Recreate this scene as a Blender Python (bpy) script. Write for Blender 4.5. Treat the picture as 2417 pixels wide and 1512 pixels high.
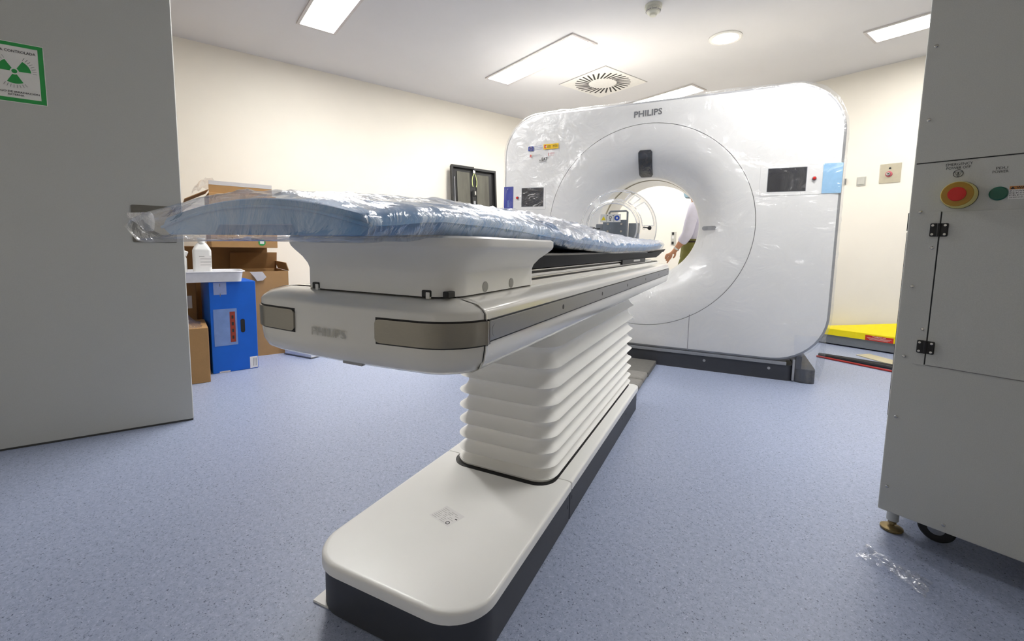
import bpy, bmesh, math, random
from mathutils import Vector, Matrix, noise as mnoise

for o in list(bpy.data.objects):
    bpy.data.objects.remove(o, do_unlink=True)
SC = bpy.context.scene
COL = SC.collection
random.seed(7)
PI = math.pi

# ------------------------------------------------------------------ camera
# room frame: x right along the back wall, y away along the left wall, z up, camera above the origin
F_PX, CX, CY = 1054.458, 1208.5, 689.867
PITCH, ROLL, YAW_T, YAW_R, YAW_D = .1026, .0180, .4532, .9179, .9783
CAM_H = .92
cp, sp, cr, sr = math.cos(PITCH), math.sin(PITCH), math.cos(ROLL), math.sin(ROLL)
_R0 = Matrix(((1, 0, 0), (0, 0, -1), (0, 1, 0)))
_RX = Matrix(((1, 0, 0), (0, cp, -sp), (0, sp, cp)))
_RZ = Matrix(((cr, -sr, 0), (sr, cr, 0), (0, 0, 1)))
_W = Matrix(((math.cos(YAW_R), -math.sin(YAW_R), 0), (math.sin(YAW_R), math.cos(YAW_R), 0), (0, 0, 1)))
_M = _RZ @ _RX @ _R0 @ _W.transposed()
cam = bpy.data.cameras.new('camera')
cam.sensor_fit = 'HORIZONTAL'
cam.sensor_width = 36.0
cam.lens = F_PX / 2417 * 36.0
cam.shift_y = (CY - 756.0) / 2417
cam.clip_start = .02
cam_o = bpy.data.objects.new('camera', cam)
COL.objects.link(cam_o)
_mw = Matrix((_M[0], -_M[1], -_M[2])).transposed().to_4x4()
_mw.translation = (0, 0, CAM_H)
cam_o.matrix_world = _mw
SC.camera = cam_o

# ------------------------------------------------------------------ world, exposure
world = bpy.data.worlds.new('world')
SC.world = world
world.use_nodes = True
world.node_tree.nodes['Background'].inputs[0].default_value = (.02, .02, .022, 1)
world.node_tree.nodes['Background'].inputs[1].default_value = .3
SC.view_settings.view_transform = 'Standard'
SC.view_settings.look = 'None'
SC.view_settings.gamma = 1
SC.view_settings.use_curve_mapping = False
SC.view_settings.exposure = 1.55
PANEL_POWER = 15.0
DOWNLIGHT_POWER = 9.0

# ------------------------------------------------------------------ material helpers
def lin(c):
    r = []
    for v in c:
        v = v / 255.0
        r.append(v / 12.92 if v <= .04045 else ((v + .055) / 1.055) ** 2.4)
    return (r[0], r[1], r[2], 1.0)

class NT:
    def __init__(self, name):
        m = bpy.data.materials.new(name)
        m.use_nodes = True
        self.m = m
        self.t = m.node_tree
        self.t.nodes.clear()
        self.out = self.n('ShaderNodeOutputMaterial')
    def n(self, kind, **kw):
        nd = self.t.nodes.new(kind)
        for k, v in kw.items():
            if k in nd.inputs:
                nd.inputs[k].default_value = v
            else:
                setattr(nd, k, v)
        return nd
    def l(self, a, b):
        self.t.links.new(a, b)

def mat(name, col, rough=.5, metal=0.0, var=.04, scale=30.0, bump=0.0, bscale=200.0, spec=.5, coat=0.0, stretch=None):
    """principled surface whose colour and relief come from noise"""
    b = NT(name)
    p = b.n('ShaderNodeBsdfPrincipled')
    p.inputs['Roughness'].default_value = rough
    p.inputs['Metallic'].default_value = metal
    p.inputs['Specular IOR Level'].default_value = spec
    p.inputs['Coat Weight'].default_value = coat
    p.inputs['Coat Roughness'].default_value = .08
    tc = b.n('ShaderNodeTexCoord')
    src = tc.outputs['Object']
    if stretch:
        mp = b.n('ShaderNodeMapping')
        mp.inputs['Scale'].default_value = stretch
        b.l(src, mp.inputs['Vector'])
        src = mp.outputs['Vector']
    nz = b.n('ShaderNodeTexNoise')
    nz.inputs['Scale'].default_value = scale
    nz.inputs['Detail'].default_value = 4
    b.l(src, nz.inputs['Vector'])
    rp = b.n('ShaderNodeValToRGB')
    c = lin(col)
    rp.color_ramp.elements[0].position = .3
    rp.color_ramp.elements[1].position = .7
    rp.color_ramp.elements[0].color = tuple(max(0, v * (1 - var)) for v in c[:3]) + (1,)
    rp.color_ramp.elements[1].color = tuple(min(1, v * (1 + var)) for v in c[:3]) + (1,)
    b.l(nz.outputs['Fac'], rp.inputs['Fac'])
    b.l(rp.outputs['Color'], p.inputs['Base Color'])
    if bump:
        n2 = b.n('ShaderNodeTexNoise')
        n2.inputs['Scale'].default_value = bscale
        n2.inputs['Detail'].default_value = 3
        b.l(src, n2.inputs['Vector'])
        bp = b.n('ShaderNodeBump')
        bp.inputs['Strength'].default_value = bump
        bp.inputs['Distance'].default_value = .002
        b.l(n2.outputs['Fac'], bp.inputs['Height'])
        b.l(bp.outputs['Normal'], p.inputs['Normal'])
    b.l(p.outputs['BSDF'], b.out.inputs['Surface'])
    return b.m

def film_mat(name, milk=.05, gloss=.10, rough=.10, bscale=14.0, bump=.6, dist=.01, tint=(.97, .98, 1), graze=.55, stretch=(1, 1, 1)):
    """thin clear plastic sheet"""
    b = NT(name)
    tr = b.n('ShaderNodeBsdfTransparent')
    tr.inputs['Color'].default_value = tint + (1,)
    gl = b.n('ShaderNodeBsdfGlossy')
    gl.inputs['Roughness'].default_value = rough
    gl.inputs['Color'].default_value = (1, 1, 1, 1)
    df = b.n('ShaderNodeBsdfDiffuse')
    df.inputs['Color'].default_value = (.9, .9, .92, 1)
    tc = b.n('ShaderNodeTexCoord')
    nz = b.n('ShaderNodeTexNoise')
    nz.inputs['Scale'].default_value = bscale
    nz.inputs['Detail'].default_value = 5
    nz.inputs['Distortion'].default_value = 1.5
    mpg = b.n('ShaderNodeMapping')
    mpg.inputs['Scale'].default_value = stretch
    b.l(tc.outputs['Object'], mpg.inputs['Vector'])
    b.l(mpg.outputs['Vector'], nz.inputs['Vector'])
    bp = b.n('ShaderNodeBump')
    bp.inputs['Strength'].default_value = bump
    bp.inputs['Distance'].default_value = dist
    b.l(nz.outputs['Fac'], bp.inputs['Height'])
    b.l(bp.outputs['Normal'], gl.inputs['Normal'])
    lw = b.n('ShaderNodeLayerWeight')
    lw.inputs['Blend'].default_value = .35
    b.l(bp.outputs['Normal'], lw.inputs['Normal'])
    mr = b.n('ShaderNodeMapRange')
    mr.inputs['To Min'].default_value = gloss
    mr.inputs['To Max'].default_value = graze
    b.l(lw.outputs['Facing'], mr.inputs['Value'])
    m1 = b.n('ShaderNodeMixShader')
    m1.inputs['Fac'].default_value = milk
    b.l(tr.outputs[0], m1.inputs[1])
    b.l(df.outputs[0], m1.inputs[2])
    m2 = b.n('ShaderNodeMixShader')
    b.l(mr.outputs['Result'], m2.inputs['Fac'])
    b.l(m1.outputs[0], m2.inputs[1])
    b.l(gl.outputs[0], m2.inputs[2])
    b.l(m2.outputs[0], b.out.inputs['Surface'])
    return b.m

def emit_mat(name, col, power):
    b = NT(name)
    e = b.n('ShaderNodeEmission')
    tc = b.n('ShaderNodeTexCoord')
    nz = b.n('ShaderNodeTexNoise', Scale=60.0)
    b.l(tc.outputs['Object'], nz.inputs['Vector'])
    mx = b.n('ShaderNodeMapRange')
    mx.inputs['To Min'].default_value = power * .97
    mx.inputs['To Max'].default_value = power * 1.03
    b.l(nz.outputs['Fac'], mx.inputs['Value'])
    e.inputs['Color'].default_value = col + (1,)
    b.l(mx.outputs['Result'], e.inputs['Strength'])
    b.l(e.outputs[0], b.out.inputs['Surface'])
    return b.m

def floor_mat():
    b = NT('speckled_vinyl')
    p = b.n('ShaderNodeBsdfPrincipled')
    p.inputs['Roughness'].default_value = .42
    tc = b.n('ShaderNodeTexCoord')
    base = b.n('ShaderNodeTexNoise', Scale=70.0)
    base.inputs['Detail'].default_value = 6
    base.inputs['Roughness'].default_value = .7
    b.l(tc.outputs['Object'], base.inputs['Vector'])
    rp = b.n('ShaderNodeValToRGB')
    rp.color_ramp.elements[0].position = .35
    rp.color_ramp.elements[0].color = lin((152, 163, 191))
    rp.color_ramp.elements[1].position = .65
    rp.color_ramp.elements[1].color = lin((174, 184, 209))
    b.l(base.outputs['Fac'], rp.inputs['Fac'])
    cur = rp.outputs['Color']
    for sc, thr, col, seed in ((330, .14, (92, 102, 130), 0), (240, .10, (196, 203, 224), 3.3), (480, .18, (124, 135, 165), 7.1), (210, .08, (80, 88, 114), 11.7)):
        mp = b.n('ShaderNodeMapping')
        mp.inputs['Location'].default_value = (seed, seed * 1.7, 0)
        mp.inputs['Rotation'].default_value = (0, 0, seed)
        b.l(tc.outputs['Object'], mp.inputs['Vector'])
        ds = b.n('ShaderNodeTexNoise', Scale=sc * 1.3)
        b.l(mp.outputs['Vector'], ds.inputs['Vector'])
        mxv = b.n('ShaderNodeMix', data_type='VECTOR')
        mxv.inputs['Factor'].default_value = .012
        b.l(mp.outputs['Vector'], mxv.inputs[4])
        b.l(ds.outputs['Color'], mxv.inputs[5])
        vo = b.n('ShaderNodeTexVoronoi', Scale=float(sc))
        vo.voronoi_dimensions = '2D'
        b.l(mxv.outputs[1], vo.inputs['Vector'])
        # a cell shows as a fleck only when its random value is low and the point lies near its centre
        sep = b.n('ShaderNodeSeparateColor')
        b.l(vo.outputs['Color'], sep.inputs['Color'])
        c1 = b.n('ShaderNodeMath', operation='LESS_THAN')
        c1.inputs[1].default_value = thr
        b.l(sep.outputs[0], c1.inputs[0])
        rad = b.n('ShaderNodeMath', operation='MULTIPLY_ADD')
        rad.inputs[1].default_value = .26
        rad.inputs[2].default_value = .13
        b.l(sep.outputs[1], rad.inputs[0])
        c2 = b.n('ShaderNodeMath', operation='LESS_THAN')
        b.l(vo.outputs['Distance'], c2.inputs[0])
        b.l(rad.outputs[0], c2.inputs[1])
        mu = b.n('ShaderNodeMath', operation='MULTIPLY')
        b.l(c1.outputs[0], mu.inputs[0])
        b.l(c2.outputs[0], mu.inputs[1])
        mx = b.n('ShaderNodeMix', data_type='RGBA')
        b.l(mu.outputs[0], mx.inputs['Factor'])
        b.l(cur, mx.inputs[6])
        mx.inputs[7].default_value = lin(col)
        cur = mx.outputs[2]
    b.l(cur, p.inputs['Base Color'])
    n2 = b.n('ShaderNodeTexNoise', Scale=260.0)
    b.l(tc.outputs['Object'], n2.inputs['Vector'])
    bp = b.n('ShaderNodeBump')
    bp.inputs['Strength'].default_value = .12
    bp.inputs['Distance'].default_value = .001
    b.l(n2.outputs['Fac'], bp.inputs['Height'])
    b.l(bp.outputs['Normal'], p.inputs['Normal'])
    b.l(p.outputs['BSDF'], b.out.inputs['Surface'])
    return b.m

M = {}
M['floor'] = floor_mat()
M['wall'] = mat('cream_wall_paint', (243, 237, 224), .75, var=.012, scale=4, bump=.12, bscale=300)
M['ceiling'] = mat('white_ceiling_paint', (220, 218, 217), .85, var=.01, scale=3, bump=.08, bscale=300)
M['door'] = mat('grey_door_laminate', (186, 187, 183), .45, var=.03, scale=350)
M['door_edge'] = mat('dark_door_edge', (62, 62, 60), .5)
M['plate'] = mat('dark_steel_plate', (120, 118, 112), .35, metal=.7, var=.08, scale=90)
M['paper'] = mat('white_sign_paper', (225, 224, 220), .5, var=.02)
M['green'] = mat('green_print', (38, 150, 72), .5)
M['black_print'] = mat('black_print', (42, 42, 44), .6)
M['grey_print'] = mat('grey_print', (120, 120, 122), .6)
M['faint_print'] = mat('faint_grey_print', (168, 166, 160), .6)
M['pale_print'] = mat('pale_logo_print', (196, 194, 184), .5)
M['white'] = mat('white_gantry_plastic', (240, 238, 233), .32, var=.01, scale=6, spec=.5)
M['ring_white'] = mat('white_funnel_plastic', (239, 237, 232), .28, var=.012, scale=5)
M['bore'] = mat('cream_bore_liner', (238, 236, 230), .3, var=.01)
M['scanwin_shade'] = mat('beige_scan_window_shade', (196, 188, 168), .35, var=.03)  # beige puts the band of shade inside the bore into the window colour
M['seam'] = mat('grey_seam_gap', (150, 147, 146), .7)
M['edge_grey'] = mat('grey_rim_plastic', (160, 161, 164), .45)
M['rim_grey'] = mat('pale_grey_rim', (158, 158, 158), .4)
M['base_dark'] = mat('charcoal_base_plastic', (58, 60, 66), .5, var=.05)
M['table_white'] = mat('ivory_table_plastic', (246, 245, 241), .3, var=.01, scale=8)
M['table_gloss'] = mat('glossy_ivory_plastic', (239, 237, 230), .16, var=.01, scale=8, coat=.35)
M['bellows'] = mat('ivory_bellows_rubber', (247, 246, 242), .5, var=.01, scale=8)
M['steel'] = mat('brushed_steel', (146, 142, 134), .24, metal=1.0, var=.07, scale=60, stretch=(2, 2, 90))
M['steel_flat'] = mat('brushed_steel_rail', (150, 150, 152), .34, metal=.9, var=.05, scale=50, stretch=(4, 4, 70))
M['chrome'] = mat('chrome_screw', (190, 190, 188), .18, metal=1.0)
M['dark_metal'] = mat('dark_hole_metal', (45, 45, 46), .5, metal=.3)
M['black'] = mat('matt_black', (22, 22, 24), .5, var=.1)
M['black_gloss'] = mat('black_glass', (18, 18, 22), .08, var=.1)
M['screen'] = mat('dark_touch_screen', (48, 48, 52), .12, var=.06)
M['carbon'] = mat('black_carbon_board', (16, 16, 18), .55, var=.2, scale=200, spec=.2)
M['grey_pad'] = mat('grey_vinyl_pad', (150, 147, 142), .55, var=.04)
M['alu'] = mat('pale_aluminium', (200, 198, 192), .3, metal=.8, var=.04)
M['mattress'] = mat('blue_mattress_vinyl', (104, 158, 208), .5, var=.06, scale=22, bump=.25, bscale=40)
M['film'] = film_mat('clear_bag_film', milk=.035, gloss=.035, rough=.14, bscale=7, bump=.9, dist=.014, graze=.60, stretch=(1, 2.6, 1))
M['film2'] = film_mat('milky_bag_film', milk=.30, gloss=.06, rough=.16, bscale=9, bump=1.0, dist=.016, graze=.55, stretch=(1, 2.6, 1))  # milk whitens the bag for its crinkles and the bright light on it
M['gfilm'] = film_mat('gantry_cling_film', milk=.02, gloss=.04, rough=.17, bscale=5, bump=1.0, dist=.05, graze=.22)
M['scrap'] = film_mat('crumpled_film', milk=.03, gloss=.10, rough=.06, bscale=40, bump=.8, dist=.004, graze=.5)
M['acrylic'] = film_mat('clear_acrylic', milk=.05, gloss=.07, rough=.05, bscale=2, bump=0.0, dist=.001, tint=(.97, .975, .97), graze=.75)
M['acrylic_edge'] = film_mat('acrylic_cut_edge', milk=.35, gloss=.18, rough=.08, bscale=2, bump=0.0, dist=.001, graze=.6)
M['blue_sticker'] = mat('blue_sticker_film', (52, 68, 160), .2, var=.12, scale=20)
M['sky_tape'] = mat('light_blue_tape', (158, 202, 234), .2, var=.03)
M['red'] = mat('red_button_plastic', (206, 34, 28), .35)
M['red_print'] = mat('red_label_print', (196, 40, 34), .5)
M['pink_print'] = mat('dull_red_print', (190, 90, 100), .5)
M['yellow_print'] = mat('yellow_label_print', (240, 196, 20), .5)
M['eu_blue'] = mat('flag_blue_print', (34, 62, 150), .5)
M['cab'] = mat('grey_cabinet_paint', (198, 199, 195), .55, var=.05, scale=420, bump=.1, bscale=500)
M['cab_dark'] = mat('dark_panel_gap', (40, 41, 42), .6)
M['amber'] = mat('amber_button_ring', (170, 128, 36), .3, var=.08)
M['cream_yellow'] = mat('pale_yellow_button_base', (226, 214, 130), .4)
M['green_lamp'] = mat('dark_green_lens', (20, 92, 72), .25)
M['orange_print'] = mat('orange_label_print', (186, 122, 62), .5)
M['brass'] = mat('brass_levelling_foot', (146, 126, 84), .4, metal=.6, var=.1)
M['rubber'] = mat('black_rubber', (24, 24, 26), .6)
M['nylon'] = mat('grey_white_nylon', (188, 190, 188), .5)
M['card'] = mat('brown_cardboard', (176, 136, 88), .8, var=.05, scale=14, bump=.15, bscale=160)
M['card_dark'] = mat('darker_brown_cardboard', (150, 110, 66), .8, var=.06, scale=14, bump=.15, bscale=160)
M['card_in'] = mat('pale_cardboard_edge', (196, 160, 112), .85, var=.05)
M['tape'] = mat('pale_packing_tape', (206, 202, 200), .3, var=.04)
M['blue_box'] = mat('blue_corrugated_plastic', (0, 98, 206), .42, var=.04, scale=10)
M['blue_tape'] = mat('translucent_tape_on_blue', (158, 172, 214), .3, var=.06, scale=40)
M['pouch'] = mat('clear_document_pouch', (122, 150, 204), .25, var=.08, scale=18)
M['rust'] = mat('rust_red_print', (150, 56, 34), .4, var=.08)
M['tray'] = mat('white_plastic_tray', (236, 236, 240), .35)
M['bottle'] = mat('white_bottle_plastic', (236, 236, 234), .35, var=.015)
M['yellow'] = mat('safety_yellow_paint', (245, 226, 16), .35, var=.03)
M['grey_rail'] = mat('grey_painted_steel', (128, 132, 138), .45, var=.04)
M['cable_black'] = mat('black_cable_sheath', (34, 34, 36), .5)
M['cable_red'] = mat('red_cable_sheath', (176, 44, 36), .5)
M['board'] = mat('beige_sheet_board', (196, 188, 160), .7)
M['steelplate_wall'] = mat('satin_steel_wall_plate', (190, 182, 160), .4, metal=.55, var=.04)
M['switch'] = mat('grey_switch_plastic', (196, 194, 184), .4)
M['panel_black'] = mat('black_moulded_plastic', (30, 30, 31), .4, var=.1)
M['panel_grey'] = mat('olive_grey_foam', (92, 90, 80), .6, var=.22, scale=5, stretch=(1, 3, .6))
M['wire'] = mat('green_yellow_wire', (206, 216, 140), .5)
M['skin'] = mat('skin', (206, 150, 118), .5, var=.05)
M['shirt'] = mat('lilac_white_shirt_cloth', (222, 219, 236), .8, var=.03, scale=20, bump=.3, bscale=30)
M['olive'] = mat('olive_trouser_cloth', (122, 120, 62), .85, var=.1, scale=18, bump=.3, bscale=40)
M['mask'] = mat('pale_blue_mask_cloth', (166, 198, 214), .8)
M['hair'] = mat('dark_hair', (50, 40, 34), .6, var=.2, scale=80)
M['shoe'] = mat('dark_brown_leather', (58, 42, 34), .5)
M['watch'] = mat('pale_watch', (230, 228, 224), .25, metal=.3)
M['smoke'] = mat('ivory_detector_plastic', (218, 216, 200), .45)
M['vent'] = mat('white_vent_paint', (232, 229, 222), .5)
M['vent_gap'] = mat('dark_vent_opening', (44, 40, 34), .7)
M['trim'] = mat('grey_white_light_trim', (206, 200, 196), .45)
M['foot_grey'] = mat('dull_grey_mat', (112, 110, 106), .6, var=.08, scale=40)
M['foot_grey2'] = mat('lighter_grey_mat', (138, 135, 130), .6, var=.08, scale=40)
M['gasket'] = mat('grey_gasket', (150, 152, 156), .5)
M['label_ink'] = mat('pale_label_ink', (192, 190, 187), .6)
M['label'] = mat('off_white_label', (238, 236, 234), .5)
M['plate_grey'] = mat('blue_grey_metal_plate', (126, 134, 144), .45, metal=.3, var=.05)
M['warn_yellow'] = mat('warning_yellow_print', (236, 214, 40), .5)
M['warn_blue'] = mat('mandatory_blue_print', (44, 84, 186), .5)
M['panel_light'] = emit_mat('light_panel_diffuser', (1.0, .985, .96), PANEL_POWER)
M['panel_light_dim'] = emit_mat('dimmed_light_panel_diffuser', (1.0, .985, .96), PANEL_POWER * .72)  # emission turned down so the back of the room is less bright
M['panel_light_back'] = emit_mat('back_row_light_panel_diffuser', (1.0, .985, .96), PANEL_POWER * .55)
M['down_light'] = emit_mat('downlight_lamp', (1.0, .985, .95), DOWNLIGHT_POWER)

# ------------------------------------------------------------------ mesh helpers
class MB:
    def __init__(self, off=(0, 0, 0)):
        self.bm = bmesh.new()
        self.off = Vector(off)
    def v(self, p):
        return self.bm.verts.new(Vector(p) - self.off)
    def poly(self, pts):
        return self.bm.faces.new([self.v(p) for p in pts])
    def box(self, x0, x1, y0, y1, z0, z1, bev=0.0, seg=2):
        q = [self.v(p) for p in ((x0, y0, z0), (x1, y0, z0), (x1, y1, z0), (x0, y1, z0), (x0, y0, z1), (x1, y0, z1), (x1, y1, z1), (x0, y1, z1))]
        fs = [self.bm.faces.new([q[i] for i in f]) for f in ((3, 2, 1, 0), (4, 5, 6, 7), (0, 1, 5, 4), (1, 2, 6, 5), (2, 3, 7, 6), (3, 0, 4, 7))]
        if bev > 0:
            es = list({e for f in fs for e in f.edges})
            bmesh.ops.bevel(self.bm, geom=es, offset=bev, segments=seg, profile=.5, affect='EDGES', clamp_overlap=True)
        return self
    def obox(self, c, ex, ey, ez, sx, sy, sz, bev=0.0, seg=2):
        """box with its own axes; c = centre, s = full sizes"""
        c = Vector(c); ex = Vector(ex).normalized(); ey = Vector(ey).normalized(); ez = Vector(ez).normalized()
        q = []
        for k in (-.5, .5):
            for a, b in ((-.5, -.5), (.5, -.5), (.5, .5), (-.5, .5)):
                q.append(self.v(c + ex * sx * a + ey * sy * b + ez * sz * k))
        fs = [self.bm.faces.new([q[i] for i in f]) for f in ((3, 2, 1, 0), (4, 5, 6, 7), (0, 1, 5, 4), (1, 2, 6, 5), (2, 3, 7, 6), (3, 0, 4, 7))]
        if bev > 0:
            es = list({e for f in fs for e in f.edges})
            bmesh.ops.bevel(self.bm, geom=es, offset=bev, segments=seg, profile=.5, affect='EDGES', clamp_overlap=True)
        return self
    def loft(self, rings, cap0=True, cap1=True, closed=True):
        vs = [[self.v(p) for p in r] for r in rings]
        n = len(vs[0])
        for a, b in zip(vs[:-1], vs[1:]):
            for i in range(n if closed else n - 1):
                j = (i + 1) % n
                self.bm.faces.new((a[i], a[j], b[j], b[i]))
        if cap0:
            self.bm.faces.new(list(reversed(vs[0])))
        if cap1:
            self.bm.faces.new(vs[-1])
        return self
    def tube(self, path, r, n=8, cap=True, closed=False):
        path = [Vector(p) for p in path]
        rs = r if isinstance(r, (list, tuple)) else [r] * len(path)
        rings = []
        ref = None
        for i, p in enumerate(path):
            if closed:
                t = path[(i + 1) % len(path)] - path[i - 1]
            else:
                t = path[min(i + 1, len(path) - 1)] - path[max(i - 1, 0)]
            t.normalize()
            if ref is None:
                ref = Vector((0, 0, 1)) if abs(t.z) < .9 else Vector((1, 0, 0))
            a = (ref - t * ref.dot(t)).normalized()
            ref = a
            b = t.cross(a)
            rings.append([p + (a * math.cos(2 * PI * k / n) + b * math.sin(2 * PI * k / n)) * rs[i] for k in range(n)])
        if closed:
            rings.append(rings[0])
            return self.loft(rings, False, False)
        return self.loft(rings, cap, cap)
    def cyl(self, c, axis, r, h, n=20, bev=0.0, r2=None):
        """disc-ended cylinder from c along axis"""
        c = Vector(c); ax = Vector(axis).normalized()
        ref = Vector((0, 0, 1)) if abs(ax.z) < .9 else Vector((1, 0, 0))
        a = (ref - ax * ref.dot(ax)).normalized(); b = ax.cross(a)
        r2 = r if r2 is None else r2
        prof = [(r, 0), (r2, h)] if not bev else [(r, 0), (r2, h - bev), (r2 - bev * .3, h - bev * .3), (r2 - bev, h)]
        return self.loft([[c + ax * z + (a * math.cos(2 * PI * k / n) + b * math.sin(2 * PI * k / n)) * q for k in range(n)] for q, z in prof])
    def lathe(self, c, axis, prof, n=24, cap0=True, cap1=True):
        c = Vector(c); ax = Vector(axis).normalized()
        ref = Vector((0, 0, 1)) if abs(ax.z) < .9 else Vector((1, 0, 0))
        a = (ref - ax * ref.dot(ax)).normalized(); b = ax.cross(a)
        return self.loft([[c + ax * z + (a * math.cos(2 * PI * k / n) + b * math.sin(2 * PI * k / n)) * q for k in range(n)] for q, z in prof], cap0, cap1)
    def build(self, name, m, parent=None, smooth=True, angle=35, label=None):
        bm = self.bm
        bmesh.ops.recalc_face_normals(bm, faces=bm.faces)
        me = bpy.data.meshes.new(name)
        bm.to_mesh(me)
        bm.free()
        me.materials.append(M[m] if isinstance(m, str) else m)
        if smooth:
            for p in me.polygons:
                p.use_smooth = True
            me.set_sharp_from_angle(angle=math.radians(angle))
        o = bpy.data.objects.new(name, me)
        COL.objects.link(o)
        if smooth and angle < 100:
            wn = o.modifiers.new('flat_faces', 'WEIGHTED_NORMAL')
            wn.keep_sharp = True
            wn.weight = 80
        if parent:
            o.parent = parent
        if label:
            o['label'] = label
        return o

def tag(o, label, cat, group=None, kind=None):
    o['label'] = label
    if cat:
        o['category'] = cat
    if group:
        o['group'] = group
    if kind:
        o['kind'] = kind
    return o

def thing(name, loc, rz, label, cat, group=None):
    e = bpy.data.objects.new(name, None)
    e.empty_display_size = .1
    COL.objects.link(e)
    e.location = loc
    e.rotation_euler = (0, 0, rz)
    return tag(e, label, cat, group)

def struct(name, mb, m, parent=None, **k):
    o = mb.build(name, m, parent, **k)
    if not parent:
        o['kind'] = 'structure'
    return o

def link_copy(o, parent, loc=None, rot=None):
    c = o.copy()
    COL.objects.link(c)
    c.parent = parent
    if loc is not None:
        c.location = loc
    if rot is not None:
        c.rotation_euler = rot
    return c

def text_on(name, body, org, ex, ey, w, h, m, parent=None, off=(0, 0, 0), bold=0.0, lift=.0004, thick=.0003):
    """flat lettering: lower-left corner at org, fitted to w by h along ex, ey"""
    cu = bpy.data.curves.new(name, 'FONT')
    cu.body = body
    cu.resolution_u = 2
    cu.offset = bold
    ob = bpy.data.objects.new(name, cu)
    COL.objects.link(ob)
    dg = bpy.context.evaluated_depsgraph_get()
    dg.update()
    me = bpy.data.meshes.new_from_object(ob.evaluated_get(dg))
    bpy.data.objects.remove(ob, do_unlink=True)
    bpy.data.curves.remove(cu)
    xs = [v.co.x for v in me.vertices]; ys = [v.co.y for v in me.vertices]
    x0, x1, y0, y1 = min(xs), max(xs), min(ys), max(ys)
    ex = Vector(ex).normalized(); ey = Vector(ey).normalized(); n = ex.cross(ey)
    org = Vector(org) - Vector(off)
    for v in me.vertices:
        v.co = org + ex * ((v.co.x - x0) / (x1 - x0) * w) + ey * ((v.co.y - y0) / (y1 - y0) * h) + n * lift
    me.materials.clear()
    me.materials.append(M[m])
    me.name = name
    o = bpy.data.objects.new(name, me)
    COL.objects.link(o)
    if parent:
        o.parent = parent
    return o

def rrect(x0, x1, y0, y1, r, n=6):
    """rounded rectangle outline, anticlockwise; r one radius or four (x0y0, x1y0, x1y1, x0y1)"""
    rs = r if isinstance(r, (list, tuple)) else (r, r, r, r)
    out = []
    for (cx, cy, q), a0 in zip((((x0 + rs[0]), y0 + rs[0], rs[0]), (x1 - rs[1], y0 + rs[1], rs[1]), (x1 - rs[2], y1 - rs[2], rs[2]), (x0 + rs[3], y1 - rs[3], rs[3])), (PI, 1.5 * PI, 0, .5 * PI)):
        for k in range(n + 1):
            a = a0 + .5 * PI * k / n
            out.append((cx + q * math.cos(a), cy + q * math.sin(a)))
    return out

def slab(mb, outline, z0, z1, bev=0.0, mapf=None):
    """flat plate from a 2-D outline, top edge eased by bev"""
    f = mapf or (lambda x, y, z: (x, y, z))
    cx = sum(p[0] for p in outline) / len(outline); cy = sum(p[1] for p in outline) / len(outline)
    def ins(d):
        r = []
        for x, y in outline:
            l = math.hypot(x - cx, y - cy)
            r.append((x - (x - cx) / l * d, y - (y - cy) / l * d))
        return r
    rings = [[f(x, y, z0) for x, y in outline]]
    if bev:
        rings += [[f(x, y, z1 - bev) for x, y in outline], [f(x, y, z1 - bev * .3) for x, y in ins(bev * .3)], [f(x, y, z1) for x, y in ins(bev)]]
    else:
        rings += [[f(x, y, z1) for x, y in outline]]
    mb.loft(rings)
    return mb

def interp(x, tab):
    if x <= tab[0][0]:
        return tab[0][1]
    for (a, b), (c, d) in zip(tab[:-1], tab[1:]):
        if x <= c:
            t = (x - a) / (c - a)
            t = t * t * (3 - 2 * t) * .5 + t * .5
            return b + (d - b) * t
    return tab[-1][1]

# scanner frame: u right along the gantry face, v away along the table
TA = YAW_R - YAW_T
UX = Vector((math.cos(TA), math.sin(TA), 0))
VX = Vector((-math.sin(TA), math.cos(TA), 0))
def W(u, v, z=0):
    return UX * u + VX * v + Vector((0, 0, z))

# ================================================================== setting
ZC, XW, YB, XR, YF = 2.655, -4.971, 5.370, 1.95, -1.30
K = 1.05        # ceiling things: measured at 1.652 m above the lens, ceiling stands at 1.735 m
struct('floor', MB().box(XW - .1, XR + .1, YF - .1, YB + .1, -.1, 0), 'floor', smooth=False)
struct('ceiling', MB().box(XW - .1, XR + .1, YF - .1, YB + .1, ZC, ZC + .1), 'ceiling', smooth=False)
struct('wall_left', MB().box(XW - .1, XW, YF - .1, YB + .1, 0, ZC), 'wall', smooth=False)
struct('wall_back', MB().box(XW, XR, YB, YB + .1, 0, ZC), 'wall', smooth=False)
struct('wall_right', MB().box(XR, XR + .1, YF - .1, YB + .1, 0, ZC), 'wall', smooth=False)
struct('wall_front', MB().box(XW, XR, YF - .1, YF, 0, ZC), 'wall', smooth=False)

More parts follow.
